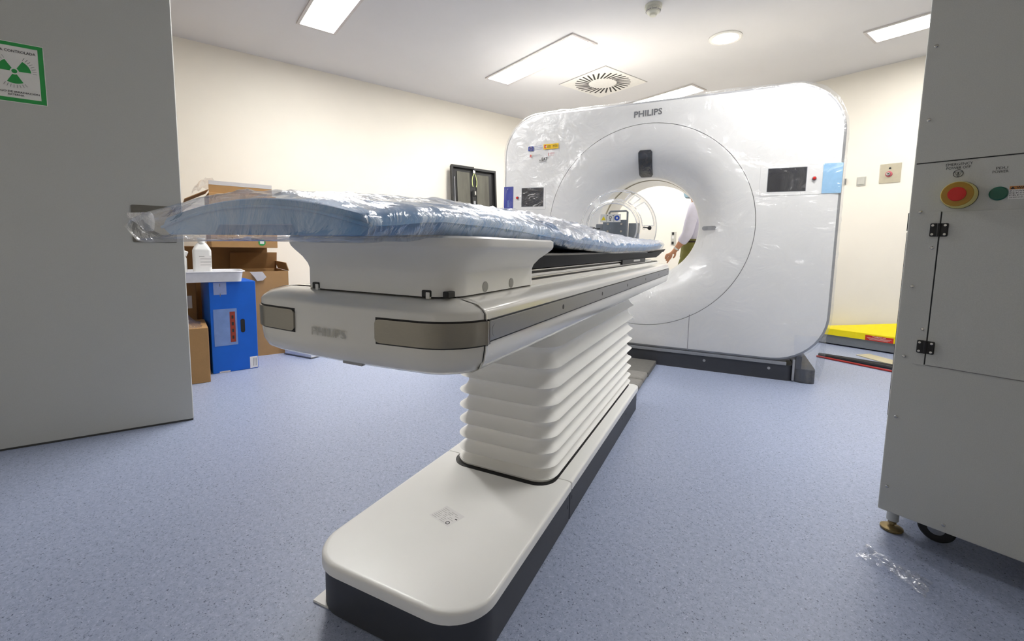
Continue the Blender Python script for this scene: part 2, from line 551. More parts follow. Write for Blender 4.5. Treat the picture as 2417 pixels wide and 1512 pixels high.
# ---- door leaf standing open, with flush pull plate and sign
DA = YAW_R - YAW_D
DE = Vector((-.0 + math.sin(YAW_D - YAW_R), math.cos(YAW_D - YAW_R), 0))    # along the leaf, towards its free edge
DN = Vector((DE.y, -DE.x, 0))                                             # out of the leaf, to the camera
D0 = Vector((-2.758, .055, 0))                                            # free edge, camera face, floor
def dpt(a, z, n=0.0):
    return D0 + DE * a + DN * n + Vector((0, 0, z))
DW = 1.28
mb = MB()
mb.obox(dpt(-DW / 2, 1.076, -.024), DE, DN, (0, 0, 1), DW, .048, 2.136, bev=.004)
door = struct('door_1', mb, 'door')
mb = MB(); mb.obox(dpt(-DW / 2, .0055, -.024), DE, DN, (0, 0, 1), DW - .002, .046, .009)
mb.build('bottom_seal', 'door_edge', door)
mb = MB()
ol = rrect(-.1925, -.024, .908, 1.083, .008)
slab(mb, ol, 0, .004, .0015, lambda a, z, n: dpt(a, z, n))
mb.build('pull_plate', 'plate', door, label='dark satin steel pull plate')
# sign
SXR, SXL, SZ0, SZ1 = -.4435, -.6205, 1.481, 1.7165
mb = MB(); slab(mb, rrect(SXL - .0025, SXR + .0025, SZ0 - .0025, SZ1 + .0025, .002), 0, .0012, 0, lambda a, z, n: dpt(a, z, n))
sign = mb.build('radiation_sign', 'paper', door, label='white sign with green border and radiation trefoil')
mb = MB()
o1 = [(SXL, SZ0), (SXR, SZ0), (SXR, SZ1), (SXL, SZ1)]
bw = .0155
o2 = [(SXL + bw, SZ0 + bw), (SXR - bw, SZ0 + bw), (SXR - bw, SZ1 - bw * .9), (SXL + bw, SZ1 - bw * .9)]
for i in range(4):
    j = (i + 1) % 4
    mb.poly([dpt(*p, .0018) for p in (o1[i], o1[j], o2[j], o2[i])])
mb.build('sign_border', 'green', sign, smooth=False)
SCX, SCZ = -.532, 1.603
def sector(mb, cx, cz, r0, r1, a0, a1, f, n=10):
    inn = [f(cx + r0 * math.cos(a0 + (a1 - a0) * k / n), cz + r0 * math.sin(a0 + (a1 - a0) * k / n)) for k in range(n + 1)]
    out = [f(cx + r1 * math.cos(a0 + (a1 - a0) * k / n), cz + r1 * math.sin(a0 + (a1 - a0) * k / n)) for k in range(n + 1)]
    for k in range(n):
        mb.poly((inn[k], inn[k + 1], out[k + 1], out[k]))
for a in (30, 150, 270):
    mb = MB(); sector(mb, SCX, SCZ, .013, .049, math.radians(a - 29), math.radians(a + 29), lambda x, z: dpt(x, z, .0018))
    mb.build('trefoil_blade', 'green', sign, smooth=False)
    for k in range(8):
        b = math.radians(a - 31 + 62 * k / 7)
        mb = MB(); mb.obox(dpt(SCX + .060 * math.cos(b), SCZ + .060 * math.sin(b), .0018), DE * math.cos(b) + Vector((0, 0, math.sin(b))), DE * -math.sin(b) + Vector((0, 0, math.cos(b))), DN, .0125, .0012, .0006)
        mb.build('ray_mark', 'grey_print', sign, smooth=False)
mb = MB(); mb.poly([dpt(SCX + .0085 * math.cos(2 * PI * k / 20), SCZ + .0085 * math.sin(2 * PI * k / 20), .0018) for k in range(20)])
mb.build('trefoil_centre', 'green', sign, smooth=False)
for body, x0, x1, z, h, m in (('ZONA CONTROLADA', SXL + .022, SXR - .022, 1.677, .0105, 'black_print'), ('RIESGO DE IRRADIACION', SXL + .022, SXR - .020, 1.5165, .0075, 'black_print'), ('EXTERNA', SCX - .023, SCX + .023, 1.5055, .0072, 'black_print')):
    text_on('sign_lettering', body, dpt(x0, z, .0013), DE, (0, 0, 1), x1 - x0, h, m, sign, bold=.012, lift=.0006)

# ---- ceiling lights
def light_panel(x0, x1, y0, y1, label, lamp='panel_light'):
    t = thing('ceiling_light', ((x0 + x1) / 2, (y0 + y1) / 2, ZC), 0, label, 'ceiling light', 'recessed light panels in the ceiling')
    a, b = (x1 - x0) / 2, (y1 - y0) / 2
    f = .022
    mb = MB()
    for bx in ((-a, a, -b, -b + f), (-a, a, b - f, b), (-a, -a + f, -b + f, b - f), (a - f, a, -b + f, b - f)):
        mb.box(*bx, -.012, 0)
    mb.build('frame', 'trim', t, smooth=False)
    mb = MB(); mb.box(-a + f, a - f, -b + f, b - f, -.006, -.001)
    mb.build('diffuser', lamp, t, smooth=False)
    return t
XA0, XA1, XB0, XB1 = -3.842 * K, -2.630 * K, -1.235 * K, -.03 * K
light_panel(XA0, XA1, .840 * K, 1.126 * K, 'recessed white light panel in the ceiling nearest the door')
light_panel(XA0, XA1, 2.555 * K, 2.842 * K, 'recessed white light panel between the door and the round air vent')
light_panel(XA0, XA1, 4.235 * K, 4.505 * K, 'recessed white light panel half hidden behind the scanner top', 'panel_light_dim')
light_panel(XB0, XB1, 4.225 * K, 4.505 * K, 'recessed white light panel by the back wall above the grey cabinet', 'panel_light_back')
light_panel(XB0, XB1, 2.555 * K, 2.842 * K, 'recessed white light panel above the floor in front of the scanner')
# ---- downlight, smoke detector, vent
t = thing('downlight', (-1.932 * K, 3.532 * K, ZC), 0, 'round recessed downlight with a white rim', 'ceiling light')
mb = MB(); mb.lathe((0, 0, 0), (0, 0, -1), [(.128, 0), (.128, .006), (.118, .012), (.100, .010), (.098, .002)], 40, True, True); mb.build('rim', 'vent', t)
mb = MB(); mb.cyl((0, 0, -.0025), (0, 0, -1), .096, .006, 40); mb.build('lamp', 'down_light', t)
t = thing('smoke_detector', (-2.005 * K, 2.705 * K, ZC), 0, 'small ivory smoke detector on the ceiling', 'smoke detector')
mb = MB(); mb.lathe((0, 0, 0), (0, 0, -1), [(.060, 0), (.060, .018), (.054, .022)], 32); mb.build('base', 'smoke', t)
mb = MB(); mb.lathe((0, 0, -.022), (0, 0, -1), [(.052, 0), (.053, .012), (.044, .028), (.026, .036), (.024, .048), (.018, .052)], 32); mb.build('head', 'smoke', t)
sl = None
for k in range(8):
    for zz in (.038, .045):
        a = 2 * PI * k / 8
        if sl is None:
            mb = MB(); mb.box(-.016, .016, -.051, -.045, -.0015, .0015); sl = mb.build('sensor_slot', 'seam', t); o = sl
        else:
            o = link_copy(sl, t)
        o.location = (0, 0, -zz + .004); o.rotation_euler = (0, 0, a)
VC = (-3.196 * K, 3.545 * K)
t = thing('air_vent', (VC[0], VC[1], ZC), 0, 'square white swirl air vent with dark radial slots', 'air vent')
h = .305 * K
mb = MB(); mb.box(-h, h, -h, h, -.006, 0, bev=.002); mb.build('plate', 'vent', t)
mb = MB()
for bx in ((-h - .006, h + .006, -h - .006, -h - .001), (-h - .006, h + .006, h + .001, h + .006), (-h - .006, -h - .001, -h, h), (h + .001, h + .006, -h, h)):
    mb.box(*bx, -.002, -.0002)
mb.build('shadow_gap', 'seam', t, smooth=False)
slot0 = None
NS = 30
for k in range(NS):
    a = 2 * PI * k / NS
    if slot0 is None:
        mb = MB(); mb.box(-.0085, .0085, -.074, .074, -.0075, -.0055); slot0 = mb.build('slot', 'vent_gap', t, smooth=False); o = slot0
    else:
        o = link_copy(slot0, t)
    o.location = (.205 * math.cos(a) * K, .205 * math.sin(a) * K, 0)
    o.rotation_euler = (0, 0, a - PI / 2 + .30)

# ---- things on the back wall
def ybox(name, x0, x1, z0, z1, d, m, parent, bev=.002, y=0.0):
    mb = MB(); mb.box(x0, x1, y - d, y, z0, z1, bev=bev)
    return mb.build(name, m, parent)
WK = YB / 5.113
def wl(x, z):
    return (x * WK, .92 + (z - .92) * WK)
x, z = wl(-1.195, 1.625)
t = thing('alarm_plate', (x, YB, z), 0, 'square steel wall plate with a red push button', 'wall plate')
ybox('plate', -.078, .078, -.088, .088, .006, 'steelplate_wall', t)
mb = MB(); mb.lathe((-.008, -.006, -.008), (0, -1, 0), [(.026, 0), (.026, .008), (.020, .012)], 24); mb.build('collar', 'pink_print', t)
mb = MB(); mb.lathe((-.008, -.018, -.008), (0, -1, 0), [(.016, 0), (.016, .014), (.012, .018)], 20); b = mb.build('button', 'chrome', t)
mb = MB(); mb.cyl((-.008, -.0362, -.008), (0, -1, 0), .006, .002, 14); mb.build('button_mark', 'black', b)
mb = MB(); mb.cyl((-.004, -.006, .045), (0, -1, 0), .009, .003, 14); mb.build('indicator', 'dark_metal', t)
x, z = wl(-1.401, 1.575)
t = thing('light_switch', (x, YB, z), 0, 'small grey rocker switch beside the steel wall plate', 'switch')
ybox('backplate', -.036, .036, -.042, .042, .008, 'switch', t)
mb = MB(); mb.box(-.028, .028, -.014, -.008, -.030, .030, bev=.002); mb.build('rocker', 'switch', t)
x, z = wl(-1.528, 1.584)
t = thing('wall_hook', (x, YB, z), 0, 'tiny white wall bracket beside the light switch', 'bracket')
ybox('backplate', -.012, .012, -.032, .032, .004, 'switch', t)
mb = MB(); mb.box(.004, .010, -.022, -.004, -.026, .026, bev=.002); mb.build('tab', 'grey_print', t)
x, z = wl(-3.315, 1.06)
t = thing('wall_socket', (x, YB, z), 0, 'upright wall socket strip seen through the scanner bore', 'socket')
ybox('backplate', -.036, .036, -.085, .085, .010, 'switch', t)
for zz, m in ((.062, 'dark_metal'), (.012, 'paper'), (-.062, 'dark_metal')):
    mb = MB(); mb.box(-.020, .012, -.014, -.010, zz - .018, zz + .018, bev=.002); mb.build('outlet', m, t)

# ================================================================== CT gantry
GU, GV, GD = -.622, 3.652, .95          # centre of face, face plane, depth
GO = (GU, GV, 0)
gan = thing('scanner_gantry', W(GU, GV), TA, 'white doughnut shaped scanner gantry wrapped in clear film', 'scanner')
GX0, GX1, GZ0, GZ1, GR = -1.880, .636, .135, 2.058, .345
RC, RZ_ = -.6425, 1.098                # bore centre
def gsdf(x, z):
    cx, cz = (GX0 + GX1) / 2, (GZ0 + GZ1) / 2
    qx = abs(x - cx) - (GX1 - GX0) / 2 + GR
    qz = abs(z - cz) - (GZ1 - GZ0) / 2 + GR
    return math.hypot(max(qx, 0), max(qz, 0)) + min(max(qx, qz), 0) - GR
def grad(th, d=0.0):
    lo, hi = .3, 2.5
    for _ in range(34):
        m = (lo + hi) / 2
        if gsdf(RC + m * math.cos(th), RZ_ + m * math.sin(th)) < -d:
            lo = m
        else:
            hi = m
    return lo
NG = 200
TH = [2 * PI * k / NG for k in range(NG)]
def gring(rfun, v):
    return [(RC + rfun(t) * math.cos(t), v, RZ_ + rfun(t) * math.sin(t)) for t in TH]
G_OUT = {d: [grad(t, d) for t in TH] for d in (0.0, .006, .022, .055)}
def outring(d, v):
    return [(RC + r * math.cos(t), v, RZ_ + r * math.sin(t)) for r, t in zip(G_OUT[d], TH)]
def mixring(f, v):
    return [(RC + (.787 + (r - .787) * f) * math.cos(t), v, RZ_ + (.787 + (r - .787) * f) * math.sin(t)) for r, t in zip(G_OUT[.055], TH)]
mb = MB(GO)
mb.loft([gring(lambda t: .787, GV + .014), gring(lambda t: .787, GV + .001), gring(lambda t: .790, GV), mixring(.35, GV), mixring(.7, GV), outring(.055, GV), outring(.022, GV + .004)], False, False)
mb.build('front_cover', 'white', gan, angle=50)
mb = MB(GO)
mb.loft([outring(.022, GV + .004), outring(.006, GV + .015), outring(0.0, GV + .040), outring(0.0, GV + .20)], False, False)
mb.build('rim_trim', 'rim_grey', gan, angle=50)
mb = MB(GO)
mb.loft([outring(.006, GV + .20), outring(.006, GV + .212)], False, False)
mb.build('side_gap', 'seam', gan)
mb = MB(GO)
mb.loft([outring(0.0, GV + .212), outring(0.0, GV + GD - .06), outring(.006, GV + GD - .02), outring(.022, GV + GD), gring(lambda t: .62, GV + GD)], False, False)
mb.build('rear_cover', 'white', gan, angle=50)
# funnel
def fdv(r):
    s = max(0.0, (.783 - r) / (.783 - .402))
    return .175 * (.12 * s + .88 * s ** 2.9)
FR = [.783, .775, .74, .70, .66, .62, .58, .545, .515, .49, .465, .445, .428, .415, .407, .402]
mb = MB(GO)
mb.loft([gring(lambda t: .783, GV + .014), gring(lambda t: .783, GV + .002)] + [gring(lambda t, r=r: r, GV + .0005 + fdv(r)) for r in FR[1:]] + [gring(lambda t: .400, GV + .19)], False, False)
mb.build('front_funnel', 'ring_white', gan, angle=50)
mb = MB(GO); mb.loft([gring(lambda t: .781, GV + .013), gring(lambda t: .789, GV + .013)], False, False); mb.build('ring_gap', 'seam', gan)
mb = MB(GO)
mb.loft([gring(lambda t: .400, GV + .19), gring(lambda t: .398, GV + .205), gring(lambda t: .398, GV + .30)], False, False); mb.build('bore_liner', 'bore', gan)
mb = MB(GO); mb.loft([gring(lambda t: .398, GV + .30), gring(lambda t: .405, GV + .302), gring(lambda t: .405, GV + .352), gring(lambda t: .398, GV + .354)], False, False); mb.build('scan_window_shade', 'scanwin_shade', gan)  # window ring coloured as the shaded band behind the funnel edge
mb = MB(GO)
mb.loft([gring(lambda t: .398, GV + .354), gring(lambda t: .398, GV + .70), gring(lambda t: .405, GV + .76), gring(lambda t: .44, GV + .84), gring(lambda t: .50, GV + .90), gring(lambda t: .62, GV + GD)], False, False)
mb.build('bore_liner', 'bore', gan, angle=50)
# vertical split line under the ring, both sides
for uu in (-.261, -1.024):
    mb = MB(GO); mb.box(uu - .002, uu + .002, GV - .0012, GV + .002, .139, .424 if uu > -.6 else .43); mb.build('cover_joint', 'seam', gan, smooth=False)
# base
mb = MB(GO); slab(mb, rrect(-1.80, .445, GV + .012, GV + GD - .05, .05), 0, .112, .004); mb.build('base', 'base_dark', gan)
mb = MB(GO); mb.box(-1.62, .40, GV + .006, GV + .06, .112, .136, bev=.003); mb.build('base_strip', 'gasket', gan)
mb = MB(GO); slab(mb, rrect(.455, .578, GV + .004, GV + GD - .10, .035), 0, .100, .012); mb.build('corner_foot', 'base_dark', gan)
mb = MB(GO); mb.box(.438, .452, GV + .006, GV + .05, .008, .16, bev=.002); mb.build('corner_post', 'edge_grey', gan)
mb = MB(GO); mb.box(.455, .492, GV + .010, GV + .08, .095, .185, bev=.003); mb.build('foot_bracket', 'base_dark', gan)
mb = MB(GO); slab(mb, rrect(-1.82, -1.70, GV + .004, GV + GD - .10, .035), 0, .100, .012); mb.build('corner_foot', 'base_dark', gan)
for uu in (-.137, .294, -1.0):
    mb = MB(GO); mb.cyl((uu, GV + .012, .078), (0, -1, 0), .010, .003, 16, bev=.001); mb.build('base_bolt', 'gasket', gan)
# camera window and oval grips on the funnel
def fpt(r, ang, n):
    """point on the funnel surface, lifted n towards the room"""
    return (RC + r * math.cos(ang), GV + fdv(r) - n, RZ_ + r * math.sin(ang))
mb = MB(GO)
ol = rrect(-.050, .052, .404, .585, .014, 5)
def wmap(x, r, n):
    y = r
    rr_ = math.hypot(x - .012, y)
    return (RC - .012 + x - (.585 - r) * .04, GV + fdv(rr_) - n, RZ_ + y)
NX, NY = 8, 12
front = []
for lv in (.001, .008):
    front.append([[wmap(-.052 + .106 * i / NX + 0.0, .402 + .188 * j / NY, lv) for i in range(NX + 1)] for j in range(NY + 1)])
for lv in (1,):
    g = [[mb.v(p) for p in row] for row in front[1]]
    g0 = [[mb.v(p) for p in row] for row in front[0]]
    skip = {(0, 0), (NX - 1, 0), (0, NY - 1), (NX - 1, NY - 1)}
    for j in range(NY):
        for i in range(NX):
            if (i, j) in skip:
                tri = {(0, 0): ((i + 1, j), (i + 1, j + 1), (i, j + 1)), (NX - 1, 0): ((i, j), (i + 1, j + 1), (i, j + 1)), (0, NY - 1): ((i, j), (i + 1, j), (i + 1, j + 1)), (NX - 1, NY - 1): ((i, j), (i + 1, j), (i, j + 1))}[(i, j)]
                mb.bm.faces.new([g[b][a] for a, b in tri])
            else:
                mb.bm.faces.new((g[j][i], g[j][i + 1], g[j + 1][i + 1], g[j + 1][i]))
    def wall(a, b):
        mb.bm.faces.new((g[a[1]][a[0]], g[b[1]][b[0]], g0[b[1]][b[0]], g0[a[1]][a[0]]))
    path = [(i, 0) for i in range(1, NX)] + [(NX, j) for j in range(1, NY)] + [(i, NY) for i in range(NX - 1, 0, -1)] + [(0, j) for j in range(NY - 1, 0, -1)]
    for a, b in zip(path, path[1:] + path[:1]):
        wall(a, b)
mb.build('camera_window', 'black_gloss', gan, label='black glass camera window')
for s in (1, -1):
    mb = MB(GO)
    ol = rrect(-.052, .052, -.016, .016, .0155, 6)
    slab(mb, ol, -.002, .009, .004, lambda x, y, n, s=s: (RC + s * .478 + x, GV + fdv(abs(.478 + s * x)) - n, RZ_ - .012 + y))
    g = mb.build('grip_light', 'edge_grey', gan)
    mb = MB(GO)
    ol = rrect(-.014, .014, -.010, .010, .0095, 6)
    slab(mb, ol, .009, .0105, 0, lambda x, y, n, s=s: (RC + s * .478 - .026 + x, GV + fdv(abs(.478 + s * (x - .026))) - n, RZ_ - .012 + y))
    mb.build('grip_lens', 'gasket', g)
# control panels
EU = (1, 0, 0); EZ = (0, 0, 1)
def face(x0, x1, z0, z1, n0, n1, r, bev=0.0):
    mb = MB(GO)
    slab(mb, rrect(x0, x1, z0, z1, r), n0, n1, bev, lambda x, y, n: (x, GV - n, y))
    return mb
for fr, scr, btn in (((.150, .512, 1.306, 1.512), (.198, .425, 1.332, 1.490), (.471, 1.412)), ((-1.782, -1.470, 1.246, 1.452), (-1.698, -1.493, 1.272, 1.431), (-1.739, 1.350))):
    p = face(*fr, -.001, .0022, .008, .001).build('control_panel', 'white', gan)
    face(scr[0] - .003, scr[1] + .003, scr[2] - .003, scr[3] + .003, .002, .0026, .003).build('screen_bezel', 'gasket', p)
    face(*scr, .0024, .0036, .002).build('screen', 'screen', p, label='dark blank touch screen')
    mb = MB(GO); mb.lathe((btn[0], GV - .002, btn[1]), (0, -1, 0), [(.014, 0), (.014, .004), (.011, .006)], 20); b = mb.build('button_collar', 'gasket', p)
    mb = MB(GO); mb.lathe((btn[0], GV - .007, btn[1]), (0, -1, 0), [(.010, 0), (.010, .008), (.006, .011)], 18); mb.build('stop_button', 'red', p)
face(.518, .626, 1.311, 1.507, -.001, .0035, .004).build('blue_film_patch', 'sky_tape', gan, label='light blue protective film patch')
pb = face(-1.874, -1.783, 1.249, 1.451, -.001, .0035, .004).build('blue_film_patch', 'blue_sticker', gan, label='dark blue sticker with pale lettering')
text_on('sticker_lettering', '2000', (-1.822, GV - .004, 1.268), EZ, (-1, 0, 0), .062, .018, 'pouch', pb, GO, bold=.01, lift=.0004)
# wordmark
text_on('wordmark', 'PHILIPS', (-.747, GV - .001, 1.933), (1, 0, .03), EZ, .211, .048, 'grey_print', gan, GO, bold=.03)
# stickers, upper left
def decal(name, x0, x1, z0, z1, m, parent=gan, n=.0095):
    mb = MB(GO); mb.poly(((x0, GV - n, z0), (x1, GV - n, z0), (x1, GV - n, z1), (x0, GV - n, z1)))
    return mb.build(name, m, parent, smooth=False)
fl = decal('flag_sticker', -1.641, -1.592, 1.746, 1.784, 'eu_blue')
for k in range(12):
    a = 2 * PI * k / 12
    decal('star', -1.6165 + .012 * math.cos(a) - .0016, -1.6165 + .012 * math.cos(a) + .0016, 1.765 + .012 * math.sin(a) - .0016, 1.765 + .012 * math.sin(a) + .0016, 'yellow_print', fl, .0099)
for body, x0, w, z, h, m in (('Financiado por', -1.586, .070, 1.7765, .009, 'eu_blue'), ('la Unión Europea', -1.586, .080, 1.7625, .009, 'eu_blue'), ('NextGenerationEU', -1.586, .070, 1.7505, .006, 'eu_blue'),
                              ('Plan de Recuperación,', -1.598, .070, 1.7045, .0065, 'grey_print'), ('Transformación y Resiliencia', -1.598, .086, 1.6955, .0065, 'grey_print'),
                              ('GENERALITAT', -1.440, .044, 1.7125, .0065, 'pink_print'), ('VALENCIANA', -1.440, .044, 1.7035, .0065, 'pink_print'), ('Conselleria', -1.440, .036, 1.6925, .005, 'pink_print')):
    text_on('sticker_lettering', body, (x0, GV - .0092, z), (1, 0, .04), EZ, w, h, m, gan, GO, bold=.008)
yl = decal('government_sticker', -1.499, -1.363, 1.7495, 1.7925, 'yellow_print')
decal('crest', -1.491, -1.474, 1.758, 1.786, 'red_print', yl, .0099)
decal('crest', -1.479, -1.472, 1.765, 1.779, 'paper', yl, .0102)
decal('divider', -1.4195, -1.4185, 1.756, 1.788, 'orange_print', yl, .0099)
for body, x0, w, z in (('GOBIERNO', -1.466, .034, 1.7735), ('DE ESPAÑA', -1.466, .034, 1.7625), ('MINISTERIO', -1.412, .040, 1.7735), ('DE SANIDAD', -1.412, .040, 1.7625)):
    text_on('sticker_lettering', body, (x0, GV - .0100, z), EU, EZ, w, .0075, 'black_print', yl, GO, bold=.01)
text_on('plan_mark', 'R', (-1.624, GV - .0092, 1.691), EU, EZ, .018, .024, 'red_print', gan, GO, bold=.03)
decal('plan_mark', -1.611, -1.606, 1.706, 1.714, 'yellow_print', gan, .0100)
mb = MB(GO); mb.box(-1.4525, -1.4485, GV - .0100, GV - .0092, 1.692, 1.719); mb.build('regional_mark', 'red_print', gan)
text_on('program_mark', 'INV', (-1.536, GV - .0092, 1.6555), EU, EZ, .021, .0105, 'black_print', gan, GO, bold=.02)
text_on('program_mark', 'EAT', (-1.513, GV - .0092, 1.655), (1, 0, .03), EZ, .053, .0265, 'black_print', gan, GO, bold=.02)
decal('program_mark', -1.536, -1.468, 1.6445, 1.6475, 'grey_print')
# film over the front
rng = random.Random(3)
def wrink(p, amp, sc, seed=0.0):
    return amp * mnoise.fractal(Vector((p[0] * sc + seed, p[1] * sc, p[2] * sc)), 1.0, 2.0, 4)
mb = MB(GO)
rings = []
NF = 260
TF = [2 * PI * k / NF for k in range(NF)]
OF = [grad(t, 0.0) for t in TF]
for r in [.404, .415, .43, .45, .475, .505, .54, .58, .62, .66, .70, .74, .775]:
    rings.append([(RC + r * math.cos(t), GV + fdv(r) - .012 - abs(wrink((r * math.cos(t), 0, r * math.sin(t)), .012, 5)), RZ_ + r * math.sin(t)) for t in TF])
for f in [.0, .1, .2, .3, .4, .5, .6, .7, .8, .88, .94, .975]:
    rings.append([(RC + (.79 + (R - .79) * f) * math.cos(t), GV - .004 - abs(wrink((R * f * math.cos(t), .3, R * f * math.sin(t)), .004, 4)), RZ_ + (.79 + (R - .79) * f) * math.sin(t)) for R, t in zip(OF, TF)])
for ex, dv in ((.006, .010), (.011, .04), (.012, .12), (.010, .20)):
    rr2 = []
    for R, t in zip(OF, TF):
        e = ex + .022 * max(0.0, mnoise.noise(Vector((math.cos(t) * 4, math.sin(t) * 4, 2.2)))) * (1.0 if math.sin(t) > .25 else .3) + abs(wrink((math.cos(t) * 3, dv, math.sin(t) * 3), .008, 6))
        rr2.append((RC + (R + e) * math.cos(t), GV + dv, RZ_ + (R + e) * math.sin(t)))
    rings.append(rr2)
mb.loft(rings, False, False)
mb.build('plastic_film', 'gfilm', gan, angle=180, label='clear wrinkled protective film over the scanner face')
# loose film round the lower right foot
mb = MB(GO)
rows = []
for j in range(14):
    z = .012 + .33 * j / 13
    row = []
    for i in range(22):
        a = i / 21
        u = .44 + .16 * min(1, a * 1.7) + .012 * math.sin(a * 9 + z * 14) * (1 - j / 13 * .4) + .03 * (j / 13) * min(1, a * 1.5)
        v = GV - .012 + max(0, a - .55) * .45 + .012 * math.sin(a * 17 + z * 7)
        row.append((u, v, z))
    rows.append(row)
mb.loft(rows, False, False, closed=False)
mb.build('plastic_film', 'gfilm', gan, angle=180)

# ---- grey floor mat segments between table base and gantry
t = thing('cable_cover', W(-.665, 3.1), TA, 'dull grey segmented cable cover on the floor between table base and scanner', 'cable cover')
for a, b, h, m, bv in ((2.60, 2.90, .030, 'foot_grey2', .016), (2.905, 3.055, .040, 'foot_grey2', .018), (3.06, 3.25, .044, 'foot_grey2', .018), (3.255, 3.645, .036, 'foot_grey', .006)):
    mb = MB((-.665, 3.1, 0)); mb.box(-.845, -.484, a, b, 0, h, bev=bv, seg=3); mb.build('segment', m, t)

# ================================================================== patient table
TU, TV = -.665, 1.6
TO = (TU, TV, 0)
tab = thing('patient_table', W(TU, TV), TA, 'long white scanner table on a pleated column and low base', 'scanner table')
# base: dark skirt and white cover in two lengths
BU0, BU1, BV0, BV1, BS = -.930, -.432, .722, 2.585, 1.372
def front_outline(u0, u1, v0, v1, r, n=10):
    return rrect(u0, u1, v0, v1, (r, r, .004, .004), n)
def rear_outline(u0, u1, v0, v1, r, n=10):
    return rrect(u0, u1, v0, v1, (.004, .004, r, r), n)
mb = MB(TO); slab(mb, front_outline(BU0 + .006, BU1 - .006, BV0 + .008, BS - .002, .105), .004, .112); mb.build('base_skirt', 'base_dark', tab)
mb = MB(TO); slab(mb, rear_outline(BU0 + .006, BU1 - .006, BS + .002, BV1 - .006, .03), .004, .112); mb.build('base_skirt', 'base_dark', tab)
def cover(v0, v1, front):
    mb = MB(TO)
    rings = []
    for d, z in ((0.004, .110), (0, .112), (0, .1325), (.0025, .1375), (.007, .1398), (.014, .1405)):
        rings.append([(x, y, z) for x, y in (front_outline(BU0 + d, BU1 - d, v0 + d, v1, .112 - d) if front else rear_outline(BU0 + d, BU1 - d, v0, v1 - d, .035 - d))])
    mb.loft(rings)
    return mb
cover(BV0, BS - .002, True).build('base_cover', 'table_white', tab, angle=40)
cover(BS + .002, BV1, False).build('base_cover', 'table_white', tab, angle=40)
for vv, zz in ((1.352, .060), (1.392, .075), (2.18, .075), (2.27, .072)):
    mb = MB(TO); mb.cyl((BU1 - .007, vv, zz), (1, 0, 0), .0065, .0015, 14); mb.build('skirt_screw', 'black', tab)
mb = MB(TO); mb.box(-.914, -.86, .738, .778, .0, .006, bev=.001); mb.build('floor_shim', 'table_white', tab)
# rating label on the base cover
lb = MB(TO)
lb.poly([(-.742, 1.000, .1409), (-.662, .978, .1409), (-.645, 1.040, .1409), (-.722, 1.062, .1409)])
lab = lb.build('rating_label', 'label', tab, smooth=False)
e1 = Vector((.08, -.022, 0)); e1.normalize(); e2 = Vector((.018, .0615, 0)); e2.normalize()
o0 = Vector((-.742, 1.000, .1411))
rl = random.Random(5)
for r in range(8):
    xx = .006
    for c in range(3):
        wd = rl.uniform(.010, .026)
        if xx + wd > .074:
            break
        q = o0 + e1 * xx + e2 * (.006 + r * .0067)
        mb = MB(TO); mb.poly((q, q + e1 * wd, q + e1 * wd + e2 * .0018, q + e2 * .0018)); mb.build('print_line', 'label_ink', lab, smooth=False)
        xx += wd + rl.uniform(.004, .012)
q = o0 + e1 * .068 + e2 * .012
mb = MB(TO)
mb.lathe(q, (0, 0, 1), [(.0065, 0), (.0065, .0003), (.0045, .0003), (.0045, 0)], 18, False, False); mb.build('print_symbol', 'black_print', lab)
q = o0 + e1 * .070 + e2 * .036
mb = MB(TO); mb.poly((q, q + e1 * .008, q + e1 * .008 + e2 * .004, q + e2 * .004)); mb.build('print_symbol', 'black_print', lab, smooth=False)
# recess collar around the column foot
CU0, CU1, CV0, CV1 = -.868, -.484, 1.305, 2.60
mb = MB(TO); slab(mb, rrect(CU0 - .004, CU1 + .003, CV0 - .014, CV1 + .0, .07, 8), .1395, .1418); mb.build('column_gap', 'black', tab)
mb = MB(TO); slab(mb, rrect(CU0 + .008, CU1 - .008, CV0 + .006, CV1 - .008, .06, 8), .140, .152); mb.build('column_foot', 'bellows', tab)
# pleated column
tips = [.150, .190, .240, .293, .347, .403, .462, .527, .598, .670, .730]
rings = []
CV1b = 2.66
for a, b in zip(tips[:-1], tips[1:]):
    for k in range(12):
        s = (0, .03, .08, .16, .27, .40, .54, .66, .78, .88, .95, .985)[k]
        # sharp outer lip, long convex upper flank, quick undercut below the next lip
        if s < .62:
            ins = .031 * math.sin(.5 * PI * s / .62) ** .72
        else:
            q = (s - .62) / .38
            ins = .031 * math.cos(.5 * PI * q) ** .55
        z = a + (b - a) * s
        rings.append([(x, y, z) for x, y in rrect(CU0 + ins, CU1 - ins, CV0 + ins, CV1b - ins, .075 - ins * .8, 8)])
mb = MB(TO); mb.loft(rings); mb.build('pleated_column', 'bellows', tab, angle=80)
# hull: end cap and long body
TUH = -.6535
HW, HF, HS, HE = .2795, .586, .672, 3.17
prof = [(.062, .692), (.028, .695), (.011, .704), (.003, .719), (0, .740), (0, .8025), (.005, .8095), (.018, .8190), (.042, .8250), (.066, .8264)]
def cap_outline(d, z):
    w = HW - d
    R = max(.088 - d * .8, .03)
    pts = [(TUH - w, HS - .003)]
    n = 10
    for k in range(n + 1):
        a = PI + .5 * PI * k / n
        pts.append((TUH - w + R + R * math.cos(a), HF + d + R + R * math.sin(a)))
    for k in range(1, 8):
        pts.append((TUH - w + R + (2 * w - 2 * R) * k / 8, HF + d))
    for k in range(n + 1):
        a = 1.5 * PI + .5 * PI * k / n
        pts.append((TUH + w - R + R * math.cos(a), HF + d + R + R * math.sin(a)))
    pts.append((TUH + w, HS - .003))
    return [(x, y + .020 * ((x - TUH) / HW) ** 2 if y < HS - .01 else y, z) for x, y in pts]
